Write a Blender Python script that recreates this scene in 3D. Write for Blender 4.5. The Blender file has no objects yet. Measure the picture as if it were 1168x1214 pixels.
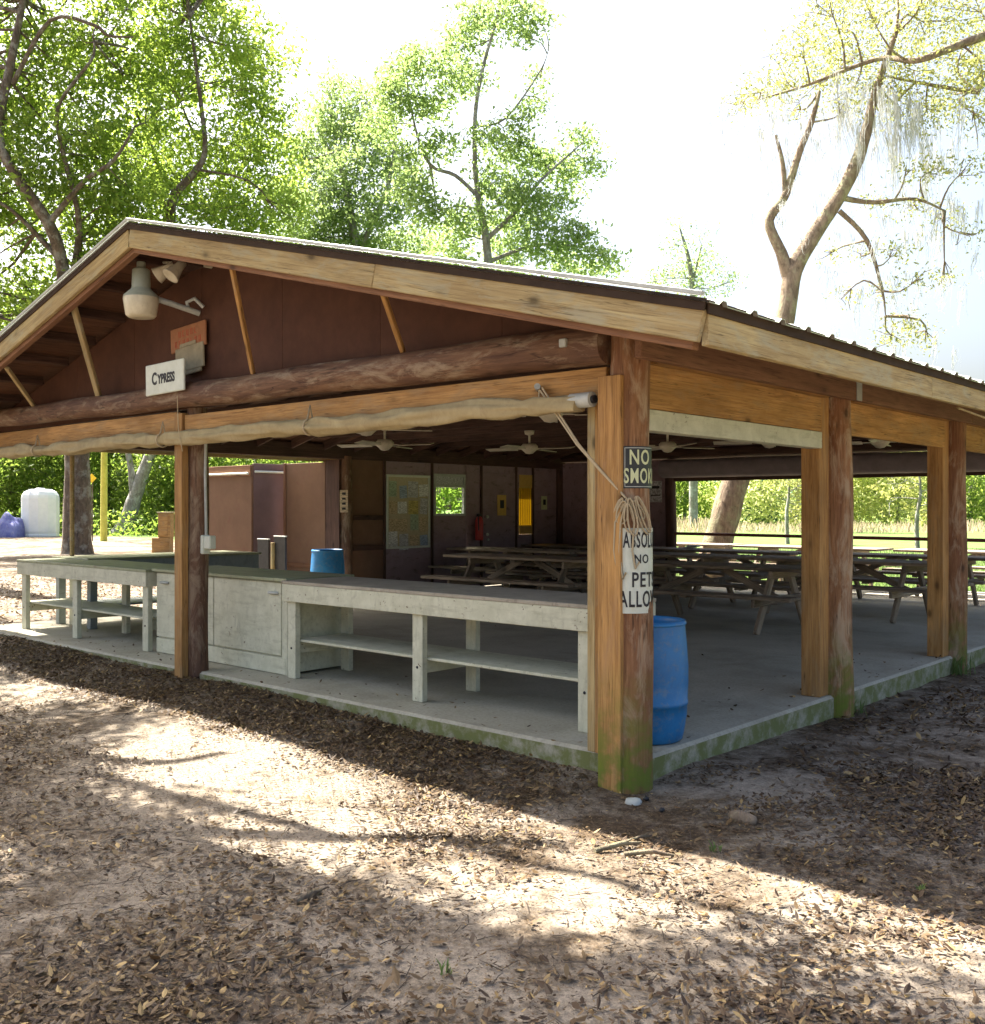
import bpy, math, random
import numpy as np
from mathutils import Vector, Matrix, noise as mnoise
random.seed(7); rng = np.random.default_rng(7)
sc = bpy.context.scene
COL = sc.collection
R_ = math.radians

# ------------------------------------------------------------------ camera
CAM = Vector((3.283, -4.904, 1.6)); YAW = R_(42.05); FPX = 1193.0
FWD = Vector((-math.sin(YAW), math.cos(YAW), 0)); RGT = Vector((math.cos(YAW), math.sin(YAW), 0))
cd = bpy.data.cameras.new('camera'); cam = bpy.data.objects.new('camera', cd); COL.objects.link(cam)
cam.location = CAM; cam.rotation_euler = (R_(90), 0, YAW)
cd.sensor_fit = 'VERTICAL'; cd.sensor_height = 24; cd.lens = FPX * 24 / 1214; cd.shift_y = -4 / 1214
cd.clip_start = 0.05; cd.clip_end = 2000
sc.camera = cam

# ------------------------------------------------------------------ sky, sun, exposure
SUN_EL = R_(55)
w = bpy.data.worlds.new("World"); sc.world = w; w.use_nodes = True
nt = w.node_tree; nt.nodes.clear()
sky = nt.nodes.new('ShaderNodeTexSky'); sky.sky_type = 'NISHITA'; sky.sun_disc = False
sky.sun_elevation = SUN_EL; sky.sun_rotation = R_(270); sky.dust_density = 7.0; sky.air_density = 1.0; sky.ozone_density = 1.0
bg = nt.nodes.new('ShaderNodeBackground'); bg.inputs[1].default_value = 0.072
ow = nt.nodes.new('ShaderNodeOutputWorld')
nt.links.new(sky.outputs[0], bg.inputs[0]); nt.links.new(bg.outputs[0], ow.inputs[0])
sl = bpy.data.lights.new('sun', 'SUN'); sl.energy = 5.0; sl.angle = R_(0.5); sl.color = (1, .93, .82)
so = bpy.data.objects.new('sun', sl); COL.objects.link(so)
sdir = Vector((-math.cos(SUN_EL), 0.0, math.sin(SUN_EL)))            # towards the sun
so.rotation_euler = (-sdir).to_track_quat('-Z', 'Y').to_euler()
vs = sc.view_settings
sc.display_settings.display_device = 'sRGB'
vs.view_transform = 'Standard'; vs.look = 'None'; vs.gamma = 1; vs.use_curve_mapping = False
vs.exposure = 2.45
sc.render.engine = 'CYCLES'
sc.cycles.max_bounces = 8; sc.cycles.diffuse_bounces = 5; sc.cycles.transparent_max_bounces = 8

# ------------------------------------------------------------------ helpers
def P(px, py, D):
    """point seen at a photo position at depth D (metres along the view axis)"""
    return CAM + FWD * D + RGT * ((px - 584) / FPX * D) + Vector((0, 0, (603 - py) / FPX * D))
W = {}
def wm(o): return W.get(o.name, Matrix.Identity(4))
def tag(o, label=None, cat=None, group=None, kind=None):
    if label: o['label'] = label
    if cat: o['category'] = cat
    if group: o['group'] = group
    if kind: o['kind'] = kind
    return o
def place(o, parent, M):
    COL.objects.link(o); W[o.name] = M.copy()
    if parent is not None:
        o.parent = parent; o.matrix_basis = wm(parent).inverted() @ M
    else: o.matrix_basis = M
    return o
def empty(name, loc=(0, 0, 0), rz=0, label=None, cat=None, group=None):
    o = bpy.data.objects.new(name, None); o.empty_display_size = .1
    place(o, None, Matrix.Translation(loc) @ Matrix.Rotation(rz, 4, 'Z'))
    return tag(o, label, cat, group)
def link_mesh(name, me, parent=None, M=None):
    return place(bpy.data.objects.new(name, me), parent, M if M is not None else (wm(parent).copy() if parent else Matrix.Identity(4)))
def copy_tree(o, parent=None):
    c = o.copy(); COL.objects.link(c); c.parent = parent
    for ch in list(o.children): copy_tree(ch, c)
    return c
def frame(A, B, up=(0, 0, 1)):
    A = Vector(A); B = Vector(B); x = (B - A).normalized(); up = Vector(up)
    if abs(x.dot(up)) > .98: up = Vector((0, 1, 0))
    y = up.cross(x).normalized(); z = x.cross(y)
    M = Matrix((x, y, z)).transposed().to_4x4(); M.translation = (A + B) / 2
    return M
class MB:
    def __init__(s): s.v = []; s.f = []; s.mi = []; s.sm = []
    def add(s, vs_, fs, M=None, mi=0, smooth=False):
        n = len(s.v)
        for q in vs_: s.v.append(tuple(M @ Vector(q)) if M is not None else tuple(q))
        for f in fs: s.f.append(tuple(i + n for i in f)); s.mi.append(mi); s.sm.append(smooth)
    def box(s, c, d, M=None, bev=.004, mi=0):
        hx, hy, hz = d[0] / 2, d[1] / 2, d[2] / 2; b = min(bev, hx * .6, hy * .6, hz * .6)
        vs_, idx = [], {}
        for sx in (-1, 1):
            for sy in (-1, 1):
                for sz in (-1, 1):
                    for a in range(3):
                        p = [sx * hx, sy * hy, sz * hz]
                        for k, sg in enumerate((sx, sy, sz)):
                            if k != a: p[k] -= sg * b
                        idx[(sx, sy, sz, a)] = len(vs_); vs_.append((p[0] + c[0], p[1] + c[1], p[2] + c[2]))
        fs = []
        for a in range(3):
            o1, o2 = [k for k in range(3) if k != a]
            for sg in (-1, 1):
                q = []
                for u, v in ((-1, -1), (1, -1), (1, 1), (-1, 1)):
                    k = [0, 0, 0]; k[a] = sg; k[o1] = u; k[o2] = v; q.append(idx[(k[0], k[1], k[2], a)])
                if (sg > 0) == (a == 1): q.reverse()
                fs.append(tuple(q))
        for a in range(3):                         # edges along axis a
            o1, o2 = [k for k in range(3) if k != a]
            for u in (-1, 1):
                for v in (-1, 1):
                    k = [0, 0, 0]; k[o1] = u; k[o2] = v; k0 = list(k); k0[a] = -1; k1 = list(k); k1[a] = 1
                    q = [idx[(*k0, o1)], idx[(*k1, o1)], idx[(*k1, o2)], idx[(*k0, o2)]]
                    fs.append(tuple(q))
        for sx in (-1, 1):
            for sy in (-1, 1):
                for sz in (-1, 1): fs.append(tuple(idx[(sx, sy, sz, a)] for a in range(3)))
        # orient outward
        cc = Vector(c); out = []
        for f in fs:
            p = [Vector(vs_[i]) for i in f]; n = (p[1] - p[0]).cross(p[2] - p[0])
            out.append(f if n.dot(sum(p, Vector()) / len(p) - cc) > 0 else tuple(reversed(f)))
        s.add(vs_, out, M, mi)
    def tube(s, pts, rad, seg=8, mi=0, cap=True, smooth=True, rough=0.0, flat=1.0):
        pts = [Vector(p) for p in pts]; n = len(pts)
        if not hasattr(rad, '__len__'): rad = [rad] * n
        rings = []; up = None
        for i, p in enumerate(pts):
            t = (pts[min(i + 1, n - 1)] - pts[max(i - 1, 0)]).normalized()
            if up is None:
                up = Vector((0, 0, 1)) if abs(t.z) < .9 else Vector((0, 1, 0))
            x = (up - t * up.dot(t)).normalized(); up = x; y = t.cross(x)
            ring = []
            for k in range(seg):
                a = 2 * math.pi * k / seg; r = rad[i]
                if rough: r *= 1 + rough * mnoise.noise(Vector((math.cos(a) * 1.7, math.sin(a) * 1.7, i * .35)) + p * 1.3)
                ring.append(p + x * (math.cos(a) * r) + y * (math.sin(a) * r * flat))
            rings.append(ring)
        vs_ = [q for r in rings for q in r]; fs = []
        for i in range(n - 1):
            for k in range(seg):
                a = i * seg + k; b = i * seg + (k + 1) % seg
                fs.append((a, b, b + seg, a + seg))
        s.add(vs_, fs, None, mi, smooth)
        if cap:
            s.add(rings[0], [tuple(reversed(range(seg)))], None, mi); s.add(rings[-1], [tuple(range(seg))], None, mi)
    def lathe(s, prof, c=(0, 0, 0), seg=24, mi=0, M=None):
        vs_ = []; fs = []
        for r, z in prof:
            for k in range(seg):
                a = 2 * math.pi * k / seg; vs_.append((c[0] + r * math.cos(a), c[1] + r * math.sin(a), c[2] + z))
        for i in range(len(prof) - 1):
            for k in range(seg):
                a = i * seg + k; b = i * seg + (k + 1) % seg; fs.append((a, b, b + seg, a + seg))
        s.add(vs_, fs, M, mi, True)
    def build(s, name, mat, parent=None, M=None):
        me = bpy.data.meshes.new(name); me.from_pydata(s.v, [], s.f)
        for m in (mat if isinstance(mat, (list, tuple)) else [mat]): me.materials.append(m)
        me.polygons.foreach_set('material_index', s.mi); me.polygons.foreach_set('use_smooth', s.sm); me.update()
        if M is None: M = Matrix.Identity(4)
        return link_mesh(name, me, parent, M)
def board(name, A, B, wd, ht, mat, parent=None, up=(0, 0, 1), bev=.005):
    """a board from A to B, grain along its own X axis; wd sideways, ht along up"""
    m = MB(); L = (Vector(B) - Vector(A)).length; m.box((0, 0, 0), (L, wd, ht), bev=bev)
    return m.build(name, mat, parent, frame(A, B, up))
def blk(name, lo, hi, mat, parent=None, bev=.004):
    """axis-aligned block lo..hi with its own grain along its longest side"""
    lo = Vector(lo); hi = Vector(hi); d = hi - lo; c = (lo + hi) / 2; k = max(range(3), key=lambda i: d[i])
    ax = Vector((0, 0, 0)); ax[k] = d[k] / 2
    M = frame(c - ax, c + ax); Ri = M.to_3x3().inverted()
    dd = Ri @ d; m = MB(); m.box((0, 0, 0), (abs(dd.x), abs(dd.y), abs(dd.z)), bev=bev)
    return m.build(name, mat, parent, M)
def log(name, A, B, r0, r1, mat, parent=None, seg=20, rough=.035):
    A = Vector(A); B = Vector(B); L = (B - A).length; n = max(6, int(L / .22)); m = MB(); off = random.uniform(0, 50)
    pts = [Vector((-L / 2 + L * i / n, .006 * math.sin(i * .9 + off), .006 * math.cos(i * .7 + off))) for i in range(n + 1)]
    m.tube(pts, [r0 + (r1 - r0) * i / n for i in range(n + 1)], seg, rough=rough)
    return m.build(name, mat, parent, frame(A, B))

# ------------------------------------------------------------------ materials
def newmat(name):
    m = bpy.data.materials.new(name); m.use_nodes = True; t = m.node_tree
    return m, t, t.nodes['Principled BSDF'], t.nodes['Material Output']
def N(t, k, **kw):
    n = t.nodes.new(k)
    for a, b in kw.items(): setattr(n, a, b)
    return n
def ramp(t, src, stops):
    r = N(t, 'ShaderNodeValToRGB'); e = r.color_ramp.elements
    while len(e) < len(stops): e.new(.5)
    for i, (p, c) in enumerate(stops): e[i].position = p; e[i].color = (*c, 1) if len(c) == 3 else c
    t.links.new(src, r.inputs[0]); return r.outputs[0]
def noisetex(t, vec, scale, det=4, rough=.6, dist=0):
    n = N(t, 'ShaderNodeTexNoise'); n.inputs['Scale'].default_value = scale; n.inputs['Detail'].default_value = det
    n.inputs['Roughness'].default_value = rough; n.inputs['Distortion'].default_value = dist
    t.links.new(vec, n.inputs['Vector']); return n.outputs[0]
def mix(t, fac, a, b, mode='MIX'):
    n = N(t, 'ShaderNodeMixRGB', blend_type=mode)
    for sock, v in ((0, fac), (1, a), (2, b)):
        if isinstance(v, (int, float)): n.inputs[sock].default_value = v
        elif isinstance(v, tuple): n.inputs[sock].default_value = (*v, 1)
        else: t.links.new(v, n.inputs[sock])
    return n.outputs[0]
def bump(t, b, h, strength=.4, dist=.02):
    n = N(t, 'ShaderNodeBump'); n.inputs['Strength'].default_value = strength; n.inputs['Distance'].default_value = dist
    t.links.new(h, n.inputs['Height']); t.links.new(n.outputs[0], b.inputs['Normal'])
def coords(t, scale=(1, 1, 1), per_object=True):
    tc = N(t, 'ShaderNodeTexCoord'); mp = N(t, 'ShaderNodeMapping'); mp.inputs['Scale'].default_value = scale
    t.links.new(tc.outputs['Object'], mp.inputs['Vector'])
    if per_object:
        oi = N(t, 'ShaderNodeObjectInfo'); mu = N(t, 'ShaderNodeMath', operation='MULTIPLY'); mu.inputs[1].default_value = 37
        t.links.new(oi.outputs['Random'], mu.inputs[0]); cb = N(t, 'ShaderNodeCombineXYZ')
        for k in range(3): t.links.new(mu.outputs[0], cb.inputs[k])
        t.links.new(cb.outputs[0], mp.inputs['Location'])
    return mp.outputs[0]
def val_var(t, col, amt):
    oi = N(t, 'ShaderNodeObjectInfo'); mr = N(t, 'ShaderNodeMapRange'); mr.inputs[3].default_value = 1 - amt; mr.inputs[4].default_value = 1 + amt
    t.links.new(oi.outputs['Random'], mr.inputs[0]); return mix(t, 1.0, col, mr.outputs[0], 'MULTIPLY')
def wood(name, a, b, c=None, grain=22, rough=.75, var=.15, stain=None, bmp=.5, moss=False, weather=None, wamt=.6):
    m, t, p, o = newmat(name); v = coords(t, (1.1, grain, grain))
    g = noisetex(t, v, 1.6, 7, .68, .7); fineg = noisetex(t, coords(t, (2.2, grain * 4, grain * 4)), 1.5, 5, .7, .3); g2 = noisetex(t, coords(t, (.9, 3.5, 3.5)), 1.4, 4, .6, .4)
    col = ramp(t, g, [(.30, a), (.52, b), (.72, c or b)])
    col = mix(t, ramp(t, fineg, [(.32, (.75, .75, .75)), (.5, (0, 0, 0))]), col, tuple(x * .5 for x in a))
    col = mix(t, ramp(t, g2, [(.38, (0, 0, 0)), (.68, (.6, .6, .6))]), col, stain or tuple(x * .55 for x in a))
    if weather:
        g4 = noisetex(t, coords(t, (1.4, 5, 5)), 1.7, 6, .72, .6); col = mix(t, ramp(t, g4, [(.50, (0, 0, 0)), (.64, (wamt, wamt, wamt))]), col, weather)
    ck = noisetex(t, coords(t, (.8, grain * 1.6, grain * 1.6)), 1.1, 3, .5, .2)      # drying checks
    ckm = ramp(t, ck, [(.485, (0, 0, 0)), (.497, (.75, .75, .75)), (.503, (.75, .75, .75)), (.515, (0, 0, 0))])
    ckm = mix(t, 1.0, ckm, ramp(t, noisetex(t, coords(t, (1.5, 4, 4)), 2.0, 3), [(.48, (0, 0, 0)), (.6, (1, 1, 1))]), 'MULTIPLY')
    col = mix(t, ckm, col, tuple(x * .22 for x in a))
    k = N(t, 'ShaderNodeTexVoronoi'); k.inputs['Scale'].default_value = .55; t.links.new(coords(t, (4.5, 9, 9)), k.inputs['Vector'])
    col = mix(t, ramp(t, k.outputs['Distance'], [(.05, (.85, .85, .85)), (.13, (.25, .25, .25)), (.24, (0, 0, 0))]), col, tuple(x * .3 for x in a))
    if moss:
        gm = N(t, 'ShaderNodeNewGeometry'); sx = N(t, 'ShaderNodeSeparateXYZ'); t.links.new(gm.outputs['Position'], sx.inputs[0])
        nn = noisetex(t, gm.outputs['Position'], 9, 5); mr = N(t, 'ShaderNodeMapRange'); mr.inputs[1].default_value = .10; mr.inputs[2].default_value = .72
        mr.inputs[3].default_value = .95; mr.inputs[4].default_value = 0; t.links.new(sx.outputs[2], mr.inputs[0])
        mm = N(t, 'ShaderNodeMath', operation='MULTIPLY'); t.links.new(mr.outputs[0], mm.inputs[0])
        t.links.new(ramp(t, nn, [(.38, (.1, .1, .1)), (.58, (1, 1, 1))]), mm.inputs[1])
        col = mix(t, mm.outputs[0], col, mix(t, nn, (.06, .055, .02), (.17, .23, .02)))
    t.links.new(val_var(t, col, var), p.inputs['Base Color']); p.inputs['Roughness'].default_value = rough; p.inputs['Specular IOR Level'].default_value = .3
    bump(t, p, mix(t, .5, g, fineg), bmp, .008); return m
def painted(name, a, b, scale=6, rough=.6, grime=None, bmp=.15, spec=.4, var=.06):
    m, t, p, o = newmat(name); v = coords(t); g = noisetex(t, v, scale, 6, .7)
    col = ramp(t, g, [(.32, a), (.68, b)])
    if grime:
        g2 = noisetex(t, coords(t, (1, 1, .35)), scale * 2.3, 5, .75, .5); col = mix(t, ramp(t, g2, [(.55, (0, 0, 0)), (.72, (.8, .8, .8))]), col, grime)
    t.links.new(val_var(t, col, var), p.inputs['Base Color']); p.inputs['Roughness'].default_value = rough
    p.inputs['Specular IOR Level'].default_value = spec; bump(t, p, g, bmp, .004); return m
def leafmat(name, cols, trans, tf=.5, rough=.55):
    m, t, p, o = newmat(name); gm = N(t, 'ShaderNodeNewGeometry')
    n = len(cols); c = ramp(t, gm.outputs['Random Per Island'], [(i / max(1, n - 1), q) for i, q in enumerate(cols)])
    t.links.new(c, p.inputs['Base Color']); p.inputs['Roughness'].default_value = rough; p.inputs['Specular IOR Level'].default_value = .35
    tr = N(t, 'ShaderNodeBsdfTranslucent'); t.links.new(mix(t, .35, trans, mix(t, 1, c, (3, 3, 3), 'MULTIPLY')), tr.inputs[0])
    ms = N(t, 'ShaderNodeMixShader'); ms.inputs[0].default_value = tf
    t.links.new(p.outputs[0], ms.inputs[1]); t.links.new(tr.outputs[0], ms.inputs[2]); t.links.new(ms.outputs[0], o.inputs[0]); return m

MAT = {}
MAT['post'] = wood('round post wood', (.14, .066, .03), (.29, .15, .066), (.40, .24, .125), grain=11, stain=(.17, .062, .035), moss=True, var=.08, weather=(.42, .32, .21), wamt=.75, bmp=.8)
MAT['board'] = wood('orange board', (.31, .155, .05), (.49, .27, .09), (.56, .335, .13), grain=18, var=.10, weather=(.30, .20, .10), wamt=.6)
MAT['boardmoss'] = wood('orange post board', (.31, .155, .05), (.49, .27, .09), (.56, .335, .13), grain=18, var=.06, moss=True, weather=(.34, .20, .10), wamt=.5)
MAT['fascia'] = wood('fascia pine', (.28, .195, .085), (.44, .335, .16), (.53, .43, .22), grain=20, stain=(.25, .165, .07), var=.10, weather=(.36, .33, .22), wamt=.7)
MAT['beam'] = wood('rough brown beam', (.15, .075, .04), (.235, .122, .065), (.28, .15, .08), grain=16, stain=(.14, .06, .035))
MAT['log'] = wood('log bark brown', (.085, .040, .023), (.165, .088, .048), (.25, .155, .09), grain=7, stain=(.075, .038, .03), weather=(.28, .21, .14), wamt=.85, bmp=1.0)
MAT['ply'] = painted('brown plywood', (.068, .030, .018), (.10, .044, .026), scale=4, rough=.8, grime=(.10, .04, .026), spec=.2)
MAT['darkwood'] = wood('dark rafters', (.06, .031, .022), (.10, .053, .038), (.13, .075, .055), grain=18)
MAT['deck'] = wood('brown roof boards', (.11, .052, .028), (.17, .08, .045), (.2, .1, .055), grain=12)
MAT['wallply'] = painted('purple brown wall', (.25, .18, .195), (.32, .235, .255), scale=5, rough=.75, grime=(.05, .03, .03), spec=.3)
MAT['screen'] = painted('brown screen panel', (.145, .082, .05), (.185, .105, .064), scale=3, rough=.75, grime=(.16, .075, .05), spec=.25)
MAT['screen2'] = painted('plum screen panel', (.135, .085, .08), (.175, .11, .105), scale=3, rough=.7, spec=.3)
MAT['white'] = painted('worn white paint', (.47, .47, .345), (.62, .62, .48), scale=7, rough=.55, grime=(.36, .36, .27))
def chips(m, col, lo=.66, scale=26):
    t = m.node_tree; p = t.nodes['Principled BSDF']; src = p.inputs['Base Color'].links[0].from_socket
    a = noisetex(t, coords(t, (1, 1, 1)), scale, 4, .65); b = noisetex(t, coords(t, (1, 1, 1)), 3.1, 3, .6)
    f = mix(t, 1.0, ramp(t, a, [(lo - .02, (0, 0, 0)), (lo, (1, 1, 1))]), ramp(t, b, [(.45, (0, 0, 0)), (.6, (1, 1, 1))]), 'MULTIPLY')
    st = noisetex(t, coords(t, (1.5, 9, 9)), 2.2, 5, .7); c2 = mix(t, ramp(t, st, [(.52, (0, 0, 0)), (.75, (.55, .55, .55))]), src, (.24, .235, .155))
    t.links.new(mix(t, f, c2, col), p.inputs['Base Color'])
chips(MAT['white'], (.14, .10, .065), .665)
MAT['counter'] = painted('grey green counter top', (.22, .235, .14), (.34, .36, .225), scale=5, rough=.5, grime=(.16, .13, .09))
MAT['counterbrown'] = painted('worn brown counter top', (.25, .225, .175), (.38, .345, .275), scale=5, rough=.5, grime=(.12, .09, .07))
MAT['graycounter'] = painted('blue grey counter', (.20, .24, .25), (.29, .33, .33), scale=6, rough=.55, grime=(.15, .16, .15))
MAT['pictable'] = wood('weathered picnic table', (.22, .17, .12), (.38, .30, .215), (.50, .41, .30), grain=18, stain=(.06, .045, .035), var=.25)
MAT['metal'] = painted('roof metal', (.46, .48, .45), (.56, .58, .54), scale=8, rough=.35, spec=.6); MAT['metal'].node_tree.nodes['Principled BSDF'].inputs['Metallic'].default_value = .4
MAT['drip'] = painted('brown drip edge', (.035, .022, .015), (.055, .036, .025), scale=9, rough=.8, spec=.15)
MAT['galv'] = painted('galvanised metal', (.34, .36, .33), (.48, .50, .46), scale=14, rough=.45, spec=.6)
MAT['lamphead'] = painted('grey green lamp housing', (.30, .33, .26), (.38, .41, .33), scale=9, rough=.4)
MAT['lens'] = painted('cream lamp refractor', (.52, .47, .34), (.64, .59, .44), scale=12, rough=.3, grime=(.45, .38, .24))
MAT['cream'] = painted('cream enamel', (.55, .50, .38), (.66, .61, .48), scale=10, rough=.5, grime=(.4, .34, .24))
MAT['blue'] = painted('blue barrel plastic', (.012, .15, .38), (.022, .205, .48), scale=9, rough=.42, grime=(.03, .12, .30), spec=.5)
chips(MAT['blue'], (.08, .19, .36), .68, 40)
MAT['tarp'] = painted('rolled canvas', (.30, .235, .12), (.42, .345, .19), scale=6, rough=.85, grime=(.28, .21, .11), bmp=.4)
MAT['rope'] = painted('tan rope', (.42, .33, .20), (.46, .39, .26), scale=60, rough=.9)
MAT['signwhite'] = painted('white sign face', (.52, .55, .46), (.62, .65, .56), scale=9, rough=.45, grime=(.52, .50, .36))
MAT['signblack'] = painted('black sign face', (.018, .022, .024), (.035, .04, .04), scale=12, rough=.45)
MAT['ink'] = painted('black ink', (.012, .012, .015), (.03, .03, .035), scale=40, rough=.6)
MAT['inkyellow'] = painted('pale yellow lettering', (.52, .55, .30), (.62, .65, .40), scale=20, rough=.5)
MAT['signorange'] = painted('orange wood sign', (.24, .10, .04), (.32, .135, .055), scale=16, rough=.7, grime=(.35, .12, .05))
MAT['inkred'] = painted('faded red lettering', (.36, .06, .03), (.45, .09, .04), scale=20, rough=.7)
MAT['signgrey'] = painted('grey wood sign', (.22, .19, .12), (.32, .28, .18), scale=12, rough=.8)
MAT['cork'] = painted('bulletin cork', (.42, .37, .25), (.54, .47, .32), scale=30, rough=.9)
for n_, c_ in (('paperwhite', (.85, .86, .84)), ('paperblue', (.42, .52, .66)), ('papertan', (.66, .53, .34)), ('papergreen', (.45, .56, .40)), ('papergrey', (.62, .63, .64)), ('paperyellow', (.68, .58, .22))):
    m_, t_, p_, o_ = newmat(n_); g_ = noisetex(t_, coords(t_, (10, 10, 46)), 2.2, 3, .6)
    t_.links.new(ramp(t_, g_, [(.42, tuple(x * .5 for x in c_)), (.56, c_)]), p_.inputs['Base Color']); p_.inputs['Roughness'].default_value = .7; MAT[n_] = m_
MAT['black'] = painted('black plastic', (.012, .012, .014), (.03, .03, .032), scale=10, rough=.45)
MAT['red'] = painted('extinguisher red', (.40, .035, .03), (.5, .05, .04), scale=10, rough=.35)
MAT['brass'] = painted('gold plate', (.50, .32, .07), (.62, .42, .12), scale=14, rough=.4)
MAT['shade'] = painted('grey roller shade', (.19, .165, .17), (.26, .225, .23), scale=4, rough=.8)
MAT['rail'] = painted('rust brown rail', (.16, .05, .035), (.22, .075, .05), scale=12, rough=.6)
MAT['tank'] = painted('white tank plastic', (.66, .70, .74), (.76, .80, .82), scale=2, rough=.4)
MAT['tarpblue'] = painted('blue violet tarp', (.07, .08, .30), (.22, .24, .48), scale=3, rough=.5, grime=(.4, .36, .42))
MAT['yellowpole'] = painted('yellow painted pole', (.42, .40, .06), (.56, .54, .12), scale=4, rough=.7, grime=(.26, .28, .06))
MAT['yellow'] = painted('yellow sign', (.75, .50, .02), (.85, .6, .04), scale=8, rough=.5)
MAT['stone'] = painted('pale stone', (.34, .36, .33), (.46, .48, .44), scale=10, rough=.85, grime=(.25, .25, .22), bmp=.6)

def barkmat(name, a, b, lichen, amt=.5):
    m, t, p, o = newmat(name); gm = N(t, 'ShaderNodeNewGeometry'); mp = N(t, 'ShaderNodeMapping'); mp.inputs['Scale'].default_value = (1, 1, .35)
    t.links.new(gm.outputs['Position'], mp.inputs['Vector'])
    g = noisetex(t, mp.outputs[0], 9, 7, .7, .8); g2 = noisetex(t, gm.outputs['Position'], 2.6, 5, .7)
    col = ramp(t, g, [(.36, a), (.6, b)]); col = mix(t, ramp(t, g2, [(.5, (0, 0, 0)), (.62, (amt, amt, amt))]), col, lichen)
    t.links.new(col, p.inputs['Base Color']); p.inputs['Roughness'].default_value = .9; bump(t, p, g, .9, .06); return m
MAT['bark'] = barkmat('oak bark', (.045, .032, .022), (.13, .095, .065), (.30, .30, .26), .55)
MAT['barkpale'] = barkmat('pale bark', (.13, .12, .11), (.26, .25, .23), (.40, .42, .42), .6)
MAT['barkmoss'] = barkmat('brown mossy bark', (.10, .07, .045), (.25, .185, .125), (.30, .30, .17), .6)
MAT['leafA'] = leafmat('oak leaves', [(.045, .085, .015), (.075, .125, .022), (.11, .16, .03), (.16, .19, .04)], (.42, .56, .08), .6)
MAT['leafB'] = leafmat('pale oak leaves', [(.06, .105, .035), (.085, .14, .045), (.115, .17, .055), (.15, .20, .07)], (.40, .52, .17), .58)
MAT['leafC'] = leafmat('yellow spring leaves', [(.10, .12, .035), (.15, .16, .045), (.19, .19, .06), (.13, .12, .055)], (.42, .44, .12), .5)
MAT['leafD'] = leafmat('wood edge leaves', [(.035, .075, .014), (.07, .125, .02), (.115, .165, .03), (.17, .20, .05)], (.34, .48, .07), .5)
MAT['leafE'] = leafmat('field scrub leaves', [(.18, .22, .08), (.27, .30, .12), (.34, .33, .16), (.22, .28, .15)], (.75, .8, .38), .66)  # leaf colour paled to stand in for haze over the far field
MAT['leafdark'] = leafmat('blue green leaves', [(.05, .10, .06), (.08, .14, .09), (.10, .17, .11)], (.25, .42, .25), .5)
MAT['mosshang'] = leafmat('spanish moss', [(.27, .275, .265), (.34, .345, .335), (.42, .42, .41)], (.44, .45, .43), .35, .9)
MAT['reed'] = leafmat('dry pink reeds', [(.30, .22, .18), (.34, .26, .21), (.25, .27, .13), (.38, .31, .25), (.20, .25, .10)], (.32, .22, .14), .4, .9)
MAT['grassblade'] = leafmat('grass blades', [(.06, .11, .03), (.10, .155, .045), (.15, .18, .06)], (.2, .3, .08), .4)
MAT['litter'] = leafmat('fallen oak leaves', [(.028, .016, .009), (.055, .031, .015), (.085, .050, .023), (.12, .072, .032), (.17, .112, .05), (.065, .043, .028), (.038, .022, .012), (.42, .29, .12)], (.18, .10, .04), .10, .6)
MAT['twig'] = painted('twig', (.05, .036, .026), (.11, .085, .066), scale=20, rough=.9)

# ground
def bank(x, y):                            # leaves and sand drifted against the front of the slab
    if y > .6 or x > .3: return 0.0
    u = min(1, max(0, (-.35 - x) / 3.2)); return (.055 + .06 * u) * math.exp(-(max(0, -y) / .75) ** 2) * min(1, max(0, (.1 - x) / .5))
def ground_h(x, y):
    return .016 * math.sin(x * 1.3 + .7 * math.sin(y * .9)) + .014 * math.sin(y * 1.7 + x * .6) + .03 * mnoise.noise(Vector((x * .8, y * .8, 3.1))) + .014 * mnoise.noise(Vector((x * 2.3, y * 2.3, 8))) + .008 * mnoise.noise(Vector((x * 6.1, y * 6.1, 2))) - .015 + bank(x, y)
m, t, p, o = newmat('sandy ground'); MAT['ground'] = m
gm = N(t, 'ShaderNodeNewGeometry'); pos = gm.outputs['Position']; sx = N(t, 'ShaderNodeSeparateXYZ'); t.links.new(pos, sx.inputs[0])
big = noisetex(t, pos, .55, 5, .65, .4); med = noisetex(t, pos, 3.2, 7, .72, .3); fine = noisetex(t, pos, 38, 5, .75); fine2 = noisetex(t, pos, 130, 3, .7)
sand = ramp(t, fine, [(.3, (.225, .188, .145)), (.62, (.41, .35, .275))])
duff = ramp(t, fine, [(.32, (.026, .017, .010)), (.5, (.072, .047, .026)), (.7, (.18, .125, .07))])
mm = N(t, 'ShaderNodeMath', operation='ADD'); t.links.new(big, mm.inputs[0]); t.links.new(med, mm.inputs[1])
near = mix(t, ramp(t, mm.outputs[0], [(.43, (.10, .10, .10)), (.55, (.95, .95, .95))]), sand, duff)
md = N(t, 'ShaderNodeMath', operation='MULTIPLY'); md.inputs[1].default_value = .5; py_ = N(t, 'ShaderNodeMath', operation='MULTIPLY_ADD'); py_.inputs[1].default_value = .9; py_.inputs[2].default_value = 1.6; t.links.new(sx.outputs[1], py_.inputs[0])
p2_ = N(t, 'ShaderNodeMath', operation='POWER'); p2_.inputs[1].default_value = 2; ab_ = N(t, 'ShaderNodeMath', operation='ABSOLUTE'); t.links.new(py_.outputs[0], ab_.inputs[0]); t.links.new(ab_.outputs[0], p2_.inputs[0])
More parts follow.
